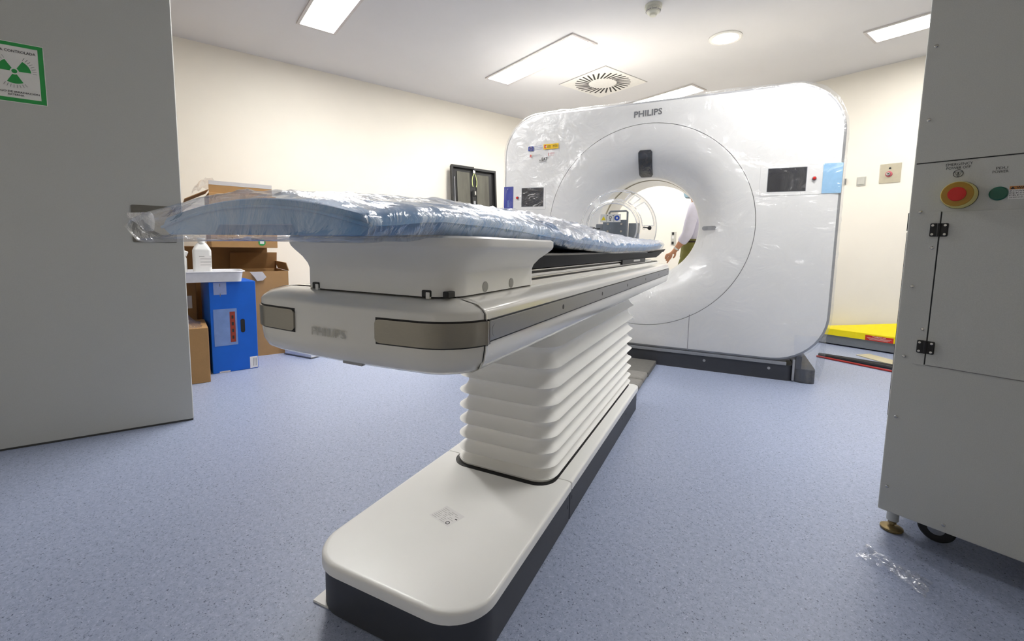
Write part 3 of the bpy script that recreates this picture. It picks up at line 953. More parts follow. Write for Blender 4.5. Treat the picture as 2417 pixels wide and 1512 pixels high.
mb = MB(TO); mb.loft([cap_outline(d, z) for d, z in prof]); mb.build('hull_end_cap', 'table_gloss', tab, angle=40)
def hull_section(v):
    right = [(TUH + HW - d, v, z) for d, z in prof]
    left = [(TUH - HW + d, v, z) for d, z in reversed(prof)]
    return right + left
mb = MB(TO); mb.loft([hull_section(HS + .003), hull_section(1.2), hull_section(2.0), hull_section(2.8), hull_section(HE)]); mb.build('hull_body', 'table_gloss', tab, angle=40)
def joint_section(v):
    return [(TUH + (p[0] - TUH) * .992, v, .762 + (p[2] - .762) * .975) for p in hull_section(v)]
mb = MB(TO); mb.loft([joint_section(HS - .004), joint_section(HS + .004)]); mb.build('hull_joint', 'black', tab)
# steel side rails and corner bumpers
for s in (1, -1):
    x0, x1 = (TUH + HW - .001, TUH + HW + .004) if s > 0 else (TUH - HW - .004, TUH - HW + .001)
    mb = MB(TO); mb.box(x0, x1, HS + .003, HE - .005, .7545, .7905, bev=.0012); rl_ = mb.build('side_rail', 'steel_flat', tab)
    for z_ in (.7530, .7920):
        mb = MB(TO); mb.box(x0 - (.0 if s > 0 else -.0015), x1 - (.0015 if s > 0 else .0), HS + .003, HE - .005, z_ - .0009, z_ + .0009); mb.build('rail_gap', 'dark_metal', rl_, smooth=False)
    for vv in (1.055, 1.434, 1.83, 2.257, 2.70, 3.10):
        mb = MB(TO); mb.cyl(((x1 if s > 0 else x0) - s * .001, vv, .772), (s, 0, 0), .0062, .0013, 14); mb.build('rail_hole', 'black', rl_)
    mb = MB(TO); mb.cyl(((x1 if s > 0 else x0) - s * .001, .695, .772), (s, 0, 0), .012, .0014, 22); mb.build('rail_screw', 'steel_flat', rl_)
    # bumper: follows the corner of the cap
    full = cap_outline(-.0035, 0)
    idx = [p for p in full if (p[0] - TUH) * s > .128]
    idx.sort(key=lambda p: (p[1], ) if False else (p[0] * s * 1.0 + p[1]))
    start = (TUH + s * .103, HF - .0035 + .020 * (.103 / HW) ** 2)
    nxt = idx[0]
    path = [(start[0] + (nxt[0] - start[0]) * q, start[1] + (nxt[1] - start[1]) * q) for q in (0, .03, .08, .16, .27, .40)] + [(p[0], p[1]) for p in idx]
    outer, inner = [], []
    for i, (x, y) in enumerate(path):
        xa, ya = path[max(i - 1, 0)]; xb, yb = path[min(i + 1, len(path) - 1)]
        tx, ty = xb - xa, yb - ya
        l = math.hypot(tx, ty) or 1
        nx, ny = (ty / l, -tx / l) if s > 0 else (-ty / l, tx / l)
        outer.append((x, y)); inner.append((x - nx * .006, y - ny * .006))
    rr3 = []
    L = 0
    for i, (x, y) in enumerate(outer):
        if i:
            L += math.hypot(x - outer[i - 1][0], y - outer[i - 1][1])
        e = max(0.0, 1 - L / .010)
        dz = .008 * (1 - math.sqrt(max(0, 1 - e * e)))
        xi, yi = inner[i]
        z0, z1 = .7475 + dz, .7915 - dz
        rr3.append([(xi, yi, z0), (x, y, z0 + .0012), (x, y, z1 - .0012), (xi, yi, z1)])
    mb = MB(TO); mb.loft(rr3); mb.build('corner_bumper', 'steel', tab, angle=30)
    # dark outline groove behind the bumper
    rr4 = []
    for i, (x, y) in enumerate(outer):
        xi, yi = inner[i]
        xm, ym = x + (xi - x) * .50, y + (yi - y) * .50
        rr4.append([(xi, yi, .7458), (xm, ym, .7458), (xm, ym, .7932), (xi, yi, .7932)])
    mb = MB(TO); mb.loft(rr4); mb.build('bumper_gasket', 'dark_metal', tab, angle=30)
text_on('wordmark', 'PHILIPS', (-.704, HF - .0022, .7475), (1, 0, 0), EZ, .086, .0155, 'pale_print', tab, TO, bold=.02, lift=.0008)
mb = MB(TO); mb.box(-.650, -.602, HF + .02, HF + .045, .694, .7015, bev=.001); mb.build('underside_tab', 'edge_grey', tab)
# housing under the head end of the mattress
def hous(d, z, e=0.0):
    return [(x, y, z) for x, y in rrect(-.852 - d, -.430 + d, .636 - d * .75, 1.006 + d * .45, (.130 + d, .060 + d, .02, .02), 10)]
mb = MB(TO); mb.loft([hous(0, .829), hous(.0, .868), hous(.004, .878), hous(.016, .892), hous(.034, .906), hous(.043, .914), hous(.046, .920), hous(.046, .932), hous(.040, .936)]); mb.build('head_housing', 'table_white', tab, angle=40)
mb = MB(TO); slab(mb, rrect(-.842, -.440, .648, 1.0, (.12, .05, .02, .02), 8), .8255, .830); mb.build('housing_gap', 'black', tab)
for uu, ww in ((-.752, .018), (-.478, .018)):
    mb = MB(TO); mb.box(uu - ww / 2, uu + ww / 2, .6345, .645, .8285, .841, bev=.002); nb = mb.build('cable_notch', 'black', tab)
    mb = MB(TO); mb.box(uu + ww * .05, uu + ww / 2 - .0005, .6335, .640, .826, .8375, bev=.0008); mb.build('notch_hook', 'table_white', nb)
mb = MB(TO); mb.box(-.446, -.4335, .640, .662, .8285, .840, bev=.002); mb.build('cable_notch', 'black', tab)
for vv in (.762, .877):
    mb = MB(TO); mb.cyl((-.4305, vv, .8405), (1, 0, 0), .0105, .0015, 22); mb.build('cap_plug', 'faint_print', tab)
# slide beds under the board
for hw, z0, z1, m, nm, v0, v1 in ((.228, .826, .838, 'table_gloss', 'slide_bed', 1.0, 3.15), (.222, .838, .843, 'black', 'slide_gap', 1.0, 3.12), (.226, .843, .8465, 'alu', 'slide_rail', 1.0, 2.95), (.218, .8465, .853, 'table_white', 'slide_bed', 1.0, 2.9), (.212, .853, .860, 'black', 'slide_gap', 1.0, 2.2), (.222, .860, .8635, 'alu', 'slide_rail', 1.0, 2.1)):
    mb = MB(TO); mb.box(TU - hw, TU + hw, v0, v1, z0, z1, bev=.001); mb.build(nm, m, tab)
mb = MB(TO); mb.box(TU - .225, TU + .228, 2.03, 2.62, .846, .868, bev=.002); mb.build('board_bracket', 'black', tab)
mb = MB(TO); mb.box(TU + .2275, TU + .2295, 2.28, 2.45, .855, .864, bev=.0005); mb.build('bracket_window', 'alu', tab)
# carbon board: shallow trough with a tapered nose
def board(v, dz=0.0):
    up = interp(v, ((1.0, 0.0), (2.8, 0.0), (3.40, .024)))
    lo = interp(v, ((1.0, 0.0), (3.05, 0.0), (3.40, .040)))
    pts = []
    for k in range(13):
        s = -1 + 2 * k / 12
        pts.append((TU + s * .236, v, .880 + .018 * abs(s) ** 2 + up))
    for k in range(13):
        s = 1 - 2 * k / 12
        pts.append((TU + s * .224, v, min(.866 + lo, .880 + up - .003)))
    return pts
mb = MB(TO); mb.loft([board(v) for v in (1.0, 1.6, 2.2, 2.8, 3.05, 3.15, 3.25, 3.33, 3.40)]); mb.build('carbon_board', 'carbon', tab, angle=40)
mb = MB(TO); mb.box(TU - .222, TU + .226, 1.03, 2.7, .890, .9035, bev=.004); mb.build('board_pad', 'grey_pad', tab)

# ---- mattress with its clear bag
MO = (TU, 1.7, .93)
mat_o = thing('table_mattress', W(TU, 1.7, .93), TA, 'long blue mattress in a clear plastic bag lying on the scanner table', 'mattress')
MV0, MV1, MH = .446, 3.14, .246
T_ZB = ((.446, .930), (.6, .9365), (.8, .939), (1.05, .937), (1.3, .920), (1.8, .905), (2.5, .909), (3.14, .924))
T_ZT = ((.446, .955), (.6, .969), (.8, .968), (1.1, .957), (1.3, .946), (1.8, .934), (2.5, .940), (3.14, .956))
T_ZC = ((.446, .986), (.6, 1.000), (.85, 1.016), (1.3, 1.016), (1.67, 1.013), (2.0, .995), (2.5, .974), (3.14, .966))
def msec(v, grow=0.0, n=36, notch=0.0):
    zb, zt, zc = interp(v, T_ZB), interp(v, T_ZT), interp(v, T_ZC)
    pts = []
    for k in range(n + 1):                      # over the top, right to left
        s = 1 - 2 * k / n
        e = max(0.0, (abs(s) - .93) / .07)
        z = zt + (zc - zt) * (1 - s * s) - .012 * e * e
        pts.append([TU + s * (MH + grow), v, z + grow])
    for k in range(1, n):                       # back along the underside
        s = -1 + 2 * k / n
        z = zb
        if notch and -.36 < s < .40:
            z += notch
        pts.append([TU + s * (MH - .006 + grow), v, z - grow * .6])
    return pts
vs = [MV0, MV0 + .004, MV0 + .03, MV0 + .0301] + [MV0 + .05 + (MV1 - MV0 - .05) * k / 46 for k in range(47)]
mb = MB(MO)
rings = []
for i, v in enumerate(vs):
    r = msec(v, 0, notch=.016 if i < 3 else 0.0)
    if i == 0:
        c = [TU, v, .955]
        r = [[c[0] + (p[0] - c[0]) * .99, v, c[2] + (p[2] - c[2]) * .93] for p in r]
    rings.append(r)
mb.loft(rings); mb.build('cushion', 'mattress', mat_o, angle=50)
# welt seam across the head end
mb = MB(MO)
mb.tube([(TU + (1 - 2 * k / 30) * MH * .98, MV0 - .002, interp(MV0, T_ZT) - .012 + (interp(MV0, T_ZC) - interp(MV0, T_ZT)) * (1 - (1 - 2 * k / 30) ** 2)) for k in range(31)], .0028, 6)
mb.build('seam_welt', 'mattress', mat_o)
# bag
mb = MB(MO)
rings = []
NB = 220
def bagnoise(p, v):
    q = Vector((p[0] * 26, v * 16, p[2] * 26))
    a = mnoise.fractal(q, 1.0, 2.0, 4)
    b = abs(mnoise.noise(Vector((p[0] * 9 + 3, v * 34 + p[2] * 30, p[2] * 9)))) 
    return .006 * a + .009 * (.5 - b)
vlist = [MV0 - .028, MV0 - .022, MV0 - .014] + [MV0 - .008 + (MV1 + .02 - MV0 + .008) * k / NB for k in range(NB + 1)] + [MV1 + .03, MV1 + .045]
for i, v in enumerate(vlist):
    base = msec(min(max(v, MV0), MV1), .0065, 44)
    ring = []
    sh = 1.0
    if v < MV0 - .007:
        sh = {0: .80, 1: .93, 2: .985}.get(i, 1.0)
    if v > MV1 + .02:
        sh = .93 if v < MV1 + .04 else .6
    zc = .955
    for p in base:
        x, z = p[0], p[2]
        lf = max(0.0, (TU - x) / MH)            # loose on the far side of the head end
        loose = math.exp(-((v - MV0) / .16) ** 2)
        x2 = TU + (x - TU) * (1 + .24 * loose * (lf ** 3)) * (1 - (1 - sh) * .25)
        z2 = zc + (z - zc) * sh - .006 * loose * lf ** 2
        low = 1.0 if z < interp(v, T_ZB) + .012 else 0.0
        z2 -= low * .003 * (1 + .6 * mnoise.noise(Vector((v * 7, x * 5, 4.0)))) * (1.0 if v < .56 else max(0.0, 1 - (v - .56) / .03))
        nz_ = bagnoise(p, v) * (1.0 if v < 2.9 else 1.3)
        d = Vector((x - TU, 0, (z - zc) * 4)); d = d.normalized() if d.length > 1e-6 else Vector((0, 0, 1))
        ring.append((x2 + d.x * nz_, v + .006 * mnoise.noise(Vector((x * 14, z * 20, v * 5))), max(z2 + d.z * nz_, z2 - .002)))
    rings.append(ring)
mb.loft(rings, True, True)
mb.build('plastic_bag', 'film', mat_o, angle=180, label='clear crinkled plastic bag')
# second, bunched layer over the foot half; its milkiness also paints in glare
mb = MB(MO)
rings = []
for i in range(150):
    v = 1.12 + (MV1 + .012 - 1.12) * i / 149
    fade = min(1.0, (v - 1.12) / .25)
    ring = []
    for p in msec(min(v, MV1), .0105, 44):
        n_ = bagnoise((p[0] + 5, p[1], p[2]), v * 1.3) * 1.5
        ring.append((p[0] + (.004 if p[0] > TU else -.004) * n_ * 100 * .3, v, p[2] + n_ * (1 if p[2] > .93 else .2)))
    rings.append(ring[:45])
mb.loft(rings, False, False, closed=False)
mb.build('plastic_bag', 'film2', mat_o, angle=180, label='bunched second layer of bag, made milky for crinkles and glare')
# twisted tail of the bag at the head end
mb = MB(MO)
tail = []
for k in range(7):
    s = k / 6
    tail.append([(-.962 - .04 * s + .002 * math.sin(5 * s), MV0 + .004 + .01 * math.cos(a) * (1 - s * .6) - .01 * s, .953 + .012 * s + (.020 - .016 * s) * math.sin(a) + .003 * math.sin(3 * a)) for a in [2 * PI * j / 14 for j in range(14)]])
mb.loft(tail, True, True); mb.build('bag_tail', 'film2', mat_o, angle=180)
# headrest end frame at the far end of the mattress
mb = MB(MO)
mb.tube([(TU + s * .215, MV1 + .03, z) for s, z in ((-1, .925), (-.97, .955), (-.9, .975), (0, .985), (.9, .975), (.97, .955), (1, .925))], .007, 8)
mb.build('end_bar', 'edge_grey', mat_o)

# ================================================================== clear hood on the table nose
HO = (-.72, 3.30, .92)
hood = thing('acrylic_hood', W(*HO), TA, 'clear slotted acrylic hood around a grey bolted plate on the table nose', 'equipment')
HCU, HCZ = -.772, 1.065
def cone(a, s, dr=0.0):
    r = .172 + (.285 - .172) * s ** .8 + dr
    return (HCU - .012 * s + r * math.cos(a), 3.20 + .20 * s, HCZ + .004 * s + r * math.sin(a))
A0, A1 = math.radians(-30), math.radians(214)
NA, NSG = 122, 10
slots = [(math.radians(a), math.radians(b)) for a, b in ((4, 44), (52, 62), (70, 122), (134, 172))]
def in_slot(a, s):
    return .18 < s < .86 and any(p < a < q for p, q in slots)
mb = MB(HO)
gv = [[mb.v(cone(A0 + (A1 - A0) * i / NA, j / NSG)) for i in range(NA + 1)] for j in range(NSG + 1)]
for j in range(NSG):
    for i in range(NA):
        if not in_slot(A0 + (A1 - A0) * (i + .5) / NA, (j + .5) / NSG):
            mb.bm.faces.new((gv[j][i], gv[j][i + 1], gv[j + 1][i + 1], gv[j + 1][i]))
mb.build('shell', 'acrylic', hood, angle=80)
for s, rr_ in ((0.0, .005), (1.0, .004), (.10, .0025)):
    mb = MB(HO); mb.tube([cone(A0 + (A1 - A0) * i / 80, s) for i in range(81)], rr_, 6); mb.build('rim', 'acrylic_edge', hood)
for p, q in slots:
    pts = []
    for k in range(13): pts.append(cone(p + (q - p) * k / 12, .20))
    for k in range(1, 4): pts.append(cone(q, .20 + .64 * k / 4))
    for k in range(13): pts.append(cone(q + (p - q) * k / 12, .84))
    for k in range(1, 4): pts.append(cone(p, .84 - .64 * k / 4))
    mb = MB(HO); mb.tube(pts, .0042, 6, closed=True); mb.build('slot_edge', 'acrylic_edge', hood)
mb = MB(HO); mb.box(-.90, -.52, 3.19, 3.39, .9215, .929, bev=.002); mb.build('base_plate', 'acrylic_edge', hood)
mb = MB(HO); mb.box(-.874, -.694, 3.32, 3.334, .928, 1.128, bev=.002); bp_ = mb.build('bolted_plate', 'plate_grey', hood)
for uu, zz in ((-.835, 1.098), (-.735, 1.098), (-.835, 1.044), (-.735, 1.044), (-.815, 1.066)):
    mb = MB(HO); mb.cyl((uu, 3.32, zz), (0, -1, 0), .0095 if zz != 1.066 else .004, .006, 14, bev=.002); mb.build('bolt', 'chrome', bp_)
mb = MB(HO); mb.box(-.690, -.612, 3.35, 3.362, .928, 1.105, bev=.002); mb.build('side_plate', 'grey_rail', hood)
mb = MB(HO); mb.box(-.935, -.880, 3.35, 3.362, .928, 1.10, bev=.02, seg=3); mb.build('side_plate', 'grey_rail', hood)
mb = MB(HO); mb.tube([(-.82, 3.29, 1.13), (-.82, 3.29, 1.176), (-.812, 3.29, 1.187), (-.70, 3.29, 1.19), (-.688, 3.29, 1.182), (-.686, 3.29, .93)], .007, 8); mb.build('pipe_frame', 'grey_rail', hood)
mb = MB(HO); mb.box(-.865, -.735, 3.285, 3.288, .929, 1.0, bev=.001); mb.build('paper_card', 'paper', hood)
mb = MB(HO); mb.box(-.880, -.731, 3.268, 3.270, 1.108, 1.166); lbl = mb.build('warning_label', 'paper', hood, smooth=False)
LV = 3.2676
mb = MB(HO); mb.poly([(-.8735, LV, 1.122), (-.8385, LV, 1.122), (-.856, LV, 1.152)]); mb.build('warning_triangle', 'warn_yellow', lbl, smooth=False)
mb = MB(HO); mb.poly([(-.758 + .019 * math.cos(a), LV, 1.138 + .019 * math.sin(a)) for a in [2 * PI * k / 24 for k in range(24)]]); mb.build('manual_symbol', 'warn_blue', lbl, smooth=False)
mb = MB(HO); mb.box(-.764, -.752, LV - .0012, LV - .0004, 1.132, 1.145); mb.build('manual_symbol', 'paper', lbl, smooth=False)
mb = MB(HO); mb.lathe((-.806, LV + .0008, 1.142), (0, -1, 0), [(.010, 0), (.010, .0012), (.007, .0012), (.007, 0)], 18, False, False); mb.build('head_symbol', 'black_print', lbl)
mb = MB(HO); mb.box(-.811, -.801, LV - .0006, LV, 1.118, 1.130); mb.build('head_symbol', 'grey_print', lbl, smooth=False)
for x in (-.834, -.780):
    mb = MB(HO); mb.box(x - .0006, x + .0006, LV - .0006, LV, 1.110, 1.165); mb.build('label_rule', 'black_print', lbl, smooth=False)
    mb = MB(HO); mb.box(x + (.003 if x < -.8 else -.010), x + (.010 if x < -.8 else -.003), LV - .0006, LV, 1.154, 1.159); mb.build('corner_mark', 'black_print', lbl, smooth=False)
for uu, zz, d in ((-.925, 1.058, 1), (-.526, 1.066, -1)):
    mb = MB(HO); mb.lathe((uu, 3.27, zz), (d, 0, .1), [(.004, -.012), (.013, -.008), (.015, .004), (.009, .012), (.004, .016), (.004, .045)], 14); mb.build('clamp_knob', 'black', hood)

# ================================================================== grey power cabinet
PX, PY = .085, 1.80
pdu = thing('power_cabinet', (PX, PY, 0), 0, 'tall grey power cabinet with yellow and red emergency button', 'cabinet')
PO = (PX, PY, 0)
CL, CR_, CB, CT, CD = -.366, .535, .091, 1.96, .70
mb = MB(PO); mb.box(CL, CR_, PY, PY + CD, CB, CT, bev=.005); mb.build('body', 'cab', pdu)
mb = MB(PO); mb.box(-.360, CR_ - .006, PY - .0008, PY + .003, 1.1865, 1.1895); mb.build('panel_gap', 'cab_dark', pdu, smooth=False)
mb = MB(PO); mb.box(-.2905, .46, PY - .003, PY + .002, .587, 1.0435, bev=.0012); dr = mb.build('door', 'cab', pdu)
mb = MB(PO); mb.box(-.2937, -.2908, PY - .0006, PY + .002, .587, 1.0435); mb.build('door_gap', 'cab_dark', pdu, smooth=False)
mb = MB(PO); mb.box(-.290, .46, PY - .0006, PY + .002, .5845, .5868); mb.build('door_gap', 'seam', pdu, smooth=False)
mb = MB(PO); slab(mb, rrect(-.3215, -.2940, .5845, 1.0470, .003), -.001, .002, .0008, lambda x, y, n: (x, PY - n, y)); mb.build('hinge_strip', 'cab', pdu)
for zz in (.991, .641):
    mb = MB(PO); mb.box(-.3135, -.2735, PY - .008, PY - .001, zz - .020, zz + .019, bev=.003); hg = mb.build('hinge', 'black', pdu, label='black square hinge')
    mb = MB(PO); mb.cyl((-.2935, PY - .0075, zz - .0195), (0, 0, 1), .0045, .038, 10); mb.build('hinge_pin', 'black', hg)
    for xx in (-.3070, -.2800):
        for dz in (-.0135, .0125):
            mb = MB(PO); mb.cyl((xx, PY - .0075, zz + dz), (0, -1, 0), .0038, .0028, 12, bev=.001); mb.build('hinge_screw', 'chrome', hg)
for xx, zz in ((-.340, 1.045), (-.305, .938), (-.340, .821), (-.305, .694), (-.341, .603), (-.344, .407), (-.347, .174), (-.210, .115), (-.344, 1.521), (-.343, 1.313)):
    mb = MB(PO); mb.lathe((xx, PY + .001, zz), (0, -1, 0), [(.0052, 0), (.0048, .003), (.003, .0048)], 12); mb.build('panel_screw', 'chrome', pdu)
# emergency button
bx, bz = -.2590, 1.0880
mb = MB(PO); mb.lathe((bx, PY + .001, bz), (0, -1, 0), [(.0385, 0), (.0385, .0025)], 36); eb = mb.build('emergency_button', 'cab_dark', pdu, label='yellow and red emergency button')
mb = MB(PO); mb.lathe((bx, PY - .0015, bz), (0, -1, 0), [(.0375, 0), (.0375, .008), (.0350, .034), (.0340, .036)], 36); mb.build('button_base', 'cream_yellow', eb)
mb = MB(PO); mb.lathe((bx, PY - .0375, bz), (0, -1, 0), [(.0335, 0), (.0325, .002), (.0195, .004)], 36); mb.build('button_ring', 'amber', eb)
mb = MB(PO); mb.lathe((bx, PY - .041, bz), (0, -1, 0), [(.0195, 0), (.019, .003), (.012, .005)], 30); mb.build('button_cap', 'red', eb)
mb = MB(PO); mb.lathe((-.183, PY + .001, 1.0865), (0, -1, 0), [(.0185, 0), (.0185, .004), (.0155, .0065)], 30); mb.build('pilot_lamp', 'green_lamp', pdu, label='dark green power lamp')
def ptext(body, x0, x1, z, h, m='black_print', parent=pdu):
    return text_on('panel_lettering', body, (x0, PY - .0006, z), EU, EZ, x1 - x0, h, m, parent, PO)
ptext('EMERGENCY', -.2945, -.2395, 1.1725, .0072)
ptext('POWER OFF', -.2930, -.2435, 1.1625, .0072)
ptext('PDU', -.1935, -.1715, 1.1515, .0068)
ptext('POWER', -.1995, -.1695, 1.1420, .0068)
mb = MB(PO); mb.lathe((-.2672, PY + .0005, 1.1497), (0, -1, 0), [(.0108, 0), (.0108, .0012), (.0096, .0012), (.0096, 0)], 28, False, False); sy = mb.build('stop_symbol', 'black_print', pdu)
tr_ = [(-.2672 + .0092 * math.cos(a), PY - .0008, 1.1497 + .0092 * math.sin(a)) for a in (math.radians(150), math.radians(30), math.radians(270))]
mb = MB(PO); mb.tube(tr_, .0006, 4, closed=True); mb.build('symbol_triangle', 'black_print', sy)
mb = MB(PO); mb.box(-.2682, -.2662, PY - .0012, PY - .0004, 1.1465, 1.1535); mb.build('symbol_bar', 'black_print', sy)
mb = MB(PO); mb.box(-.1645, -.098, PY - .0012, PY, 1.070, 1.1045); wl_ = mb.build('warning_label', 'label', pdu, smooth=False)
mb = MB(PO); mb.box(-.1640, -.0985, PY - .0016, PY - .001, 1.0955, 1.1040); mb.build('label_header', 'orange_print', wl_, smooth=False)
text_on('label_lettering', 'WARNING', (-.1515, PY - .0017, 1.0967), EU, EZ, .044, .0062, 'black_print', wl_, PO, bold=.015)
mb = MB(PO); mb.poly([(-.1620, PY - .0022, 1.0967), (-.1540, PY - .0022, 1.0967), (-.1580, PY - .0022, 1.1032)]); mb.build('label_triangle', 'black_print', wl_, smooth=False)
for k, body in enumerate(('POWER STILL', 'PERSONNEL', 'PREVENT A', 'SHOCK HAZARD')):
    text_on('label_lettering', body, (-.1625, PY - .0013, 1.0895 - k * .0056), EU, EZ, .060, .0034, 'black_print', wl_, PO)
# side door edge that stands proud of the left flank
mb = MB(PO); mb.box(CL - .0045, CL + .002, PY + .02, PY + .62, .40, .985, bev=.001); mb.build('side_door', 'cab_dark', pdu)
mb = MB(PO); mb.box(CL - .0075, CL + .002, PY + .03, PY + .10, .990, 1.045, bev=.001); mb.build('side_latch', 'cab_dark', pdu)
for fx, fy in ((-.340, 1.880), (.50, 1.880), (-.340, 2.44), (.50, 2.44)):
    mb = MB(PO); mb.cyl((fx, fy, .034), (0, 0, 1), .0165, .059, 18); ft = mb.build('levelling_foot', 'nylon', pdu)
    mb = MB(PO); mb.cyl((fx, fy, .014), (0, 0, 1), .0068, .03, 12); mb.build('foot_rod', 'brass', ft)
    mb = MB(PO); mb.cyl((fx, fy, .022), (0, 0, 1), .0115, .007, 6); mb.build('foot_nut', 'brass', ft)
    mb = MB(PO); mb.lathe((fx, fy, 0), (0, 0, 1), [(.028, 0), (.031, .004), (.031, .009), (.024, .013), (.012, .016)], 24); mb.build('foot_pad', 'brass', ft)
for fx, fy in ((-.238, 1.925), (.40, 1.925)):
    mb = MB(PO); mb.lathe((fx, fy - .016, .047), (0, 1, 0), [(.030, 0), (.042, .001), (.047, .006), (.047, .026), (.042, .031), (.030, .032)], 30); cs = mb.build('caster', 'rubber', pdu)
    mb = MB(PO); mb.lathe((fx, fy - .0175, .047), (0, 1, 0), [(.010, 0), (.026, .002), (.028, .004)], 24); mb.build('caster_hub', 'chrome', cs)

# ---- crumpled clear film on the floor by the cabinet
mb = MB((-.29, 1.655, 0))
rs = random.Random(11)
NXs, NYs = 26, 16
g = []
for j in range(NYs + 1):
    row = []
    for i in range(NXs + 1):
        a, b = i / NXs, j / NYs
        x = -.365 + .165 * a + .008 * mnoise.noise(Vector((a * 6, b * 6, 1.0)))
        y = 1.71 - .10 * b - .05 * a + .035 * math.sin(a * 3.1) * (b - .5) + .008 * mnoise.noise(Vector((a * 5, b * 5, 4.0)))
        z = .003 + .016 * abs(mnoise.fractal(Vector((a * 6, b * 4, 7.0)), 1.0, 2.0, 4)) + .010 * max(0, mnoise.noise(Vector((a * 3, b * 9, 2.0))))
        row.append((x, y, z))
    g.append(row)
mb.loft(g, False, False, closed=False)
o = mb.build('plastic_scrap', 'scrap', angle=25)
o.location = (-.29, 1.655, 0)
tag(o, 'crumpled scrap of clear plastic film on the floor by the cabinet foot', 'plastic scrap')

# ================================================================== boxes against the left wall
def carton(name, x0, x1, y0, y1, z0, z1, m, label, group='cardboard boxes by the left wall', rz=0.0, open_top=False, tape=True, flaps=()):
    cx, cy = (x0 + x1) / 2, (y0 + y1) / 2
    t = thing(name, (cx, cy, z0), rz, label, 'box', group)
    a, b, h = (x1 - x0) / 2, (y1 - y0) / 2, z1 - z0
    mb = MB()
    if not open_top:
        mb.box(-a, a, -b, b, 0, h, bev=.005)
    else:
        k = .005
        mb.box(-a, a, -b, b, 0, .01)
        mb.box(-a, -a + k, -b, b, .01, h); mb.box(a - k, a, -b, b, .01, h)
        mb.box(-a + k, a - k, -b, -b + k, .01, h); mb.box(-a + k, a - k, b - k, b, .01, h)
    mb.build('carton', m, t)
    if tape and not open_top:
        mb = MB(); mb.box(-a - .001, a + .001, -.03, .03, h - .0005, h + .0008); mb.build('tape_strip', 'tape', t, smooth=False)
        mb = MB(); mb.box(a - .0005, a + .001, -.03, .03, h - .08, h); mb.build('tape_strip', 'tape', t, smooth=False)
    return t
# short carton in front, half behind the door
t = carton('cardboard_box', -3.86, -3.462, -.25, .173, 0, .362, 'card', 'short brown cardboard box with clear plastic spilling out beside the blue box', tape=False)
mb = MB()
g = []
for j in range(13):
    g.append([(.19 - .34 * j / 12, -.12 + .30 * i / 16 + .02 * mnoise.noise(Vector((i * .5, j * .5, 0))), .362 + .075 * max(.02, math.sin(PI * j / 12) * math.sin(PI * i / 16)) * (1 + .8 * mnoise.noise(Vector((i * .45, j * .6, 3))))) for i in range(17)])
mb.loft(g, False, False, closed=False)
mb.build('loose_plastic', 'scrap', t, angle=25)
# carton behind it
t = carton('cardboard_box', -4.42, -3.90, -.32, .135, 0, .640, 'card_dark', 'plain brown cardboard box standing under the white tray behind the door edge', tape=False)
mb = MB(); mb.box(.2605, .2615, .12, .20, .44, .53); mb.build('label_patch', 'tape', t, smooth=False)
# tall open carton
t = carton('cardboard_box', -4.54, -4.062, .40, .770, 0, .685, 'card', 'tall brown cardboard box with open top standing right of the blue box', open_top=True)
mb = MB(); mb.obox((-.225, .0, .685 + .07), (0, 1, 0), (.25, 0, 1), (1, 0, -.25), .36, .15, .005); mb.build('flap', 'card_dark', t)
mb = MB(); mb.obox((0, .185 - .004, .685 + .035), (1, 0, 0), (0, -.3, 1), (0, 1, .3), .47, .07, .005); mb.build('flap', 'card', t)
mb = MB()
mb.loft([[(.2505, -.095, .684), (.2505, -.005, .684), (.2515, .022, .640), (.2512, -.005, .612), (.2512, -.045, .610), (.2512, -.062, .640)], [(.2520, -.095, .684), (.2520, -.005, .684), (.2530, .022, .640), (.2527, -.005, .612), (.2527, -.045, .610), (.2527, -.062, .640)]])
mb.build('torn_label', 'tape', t, smooth=False)
# carton behind, carries the top one
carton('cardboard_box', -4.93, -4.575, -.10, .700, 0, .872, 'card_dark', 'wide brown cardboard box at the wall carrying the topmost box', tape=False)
# topmost carton
t = carton('cardboard_box', -4.62, -4.10, .250, .705, .8725, 1.285, 'card', 'topmost brown cardboard box with a raised flap and green sticker', tape=False)
mb = MB(); mb.obox((.245, -.012, .4125 + .040), (0, 1, 0), (.05, 0, 1), (1, 0, -.05), .425, .092, .005); mb.build('flap', 'card', t)
mb = MB(); mb.obox((.2485, -.012, .4125 + .074), (0, 1, 0), (.05, 0, 1), (1, 0, -.05), .424, .030, .004); mb.build('tape_strip', 'tape', t)
mb = MB(); mb.obox((.06, -.30, .4125 - .020), (1, 0, 0), (0, 1, .55), (0, -.55, 1), .38, .17, .005); mb.build('flap', 'card_dark', t)
mb = MB(); mb.lathe((.2605, .115, .043), (1, 0, 0), [(.026, 0), (.026, .0008)], 20); st = mb.build('green_sticker', 'green', t)
mb = MB(); mb.box(.2612, .2620, .100, .130, .032, .054); mb.build('sticker_mark', 'paper', st, smooth=False)
mb = MB()
g = []
for j in range(11):
    g.append([(.16 - .02 * j + .03 * mnoise.noise(Vector((i * .4, j * .4, 9))), -.32 + .20 * i / 14, .43 + .10 * math.sin(PI * i / 14) * (1 - j / 16) + .03 * mnoise.noise(Vector((i * .5, j * .5, 5)))) for i in range(15)])
mb.loft(g, False, False, closed=False)
mb.build('loose_plastic', 'scrap', t, angle=25)
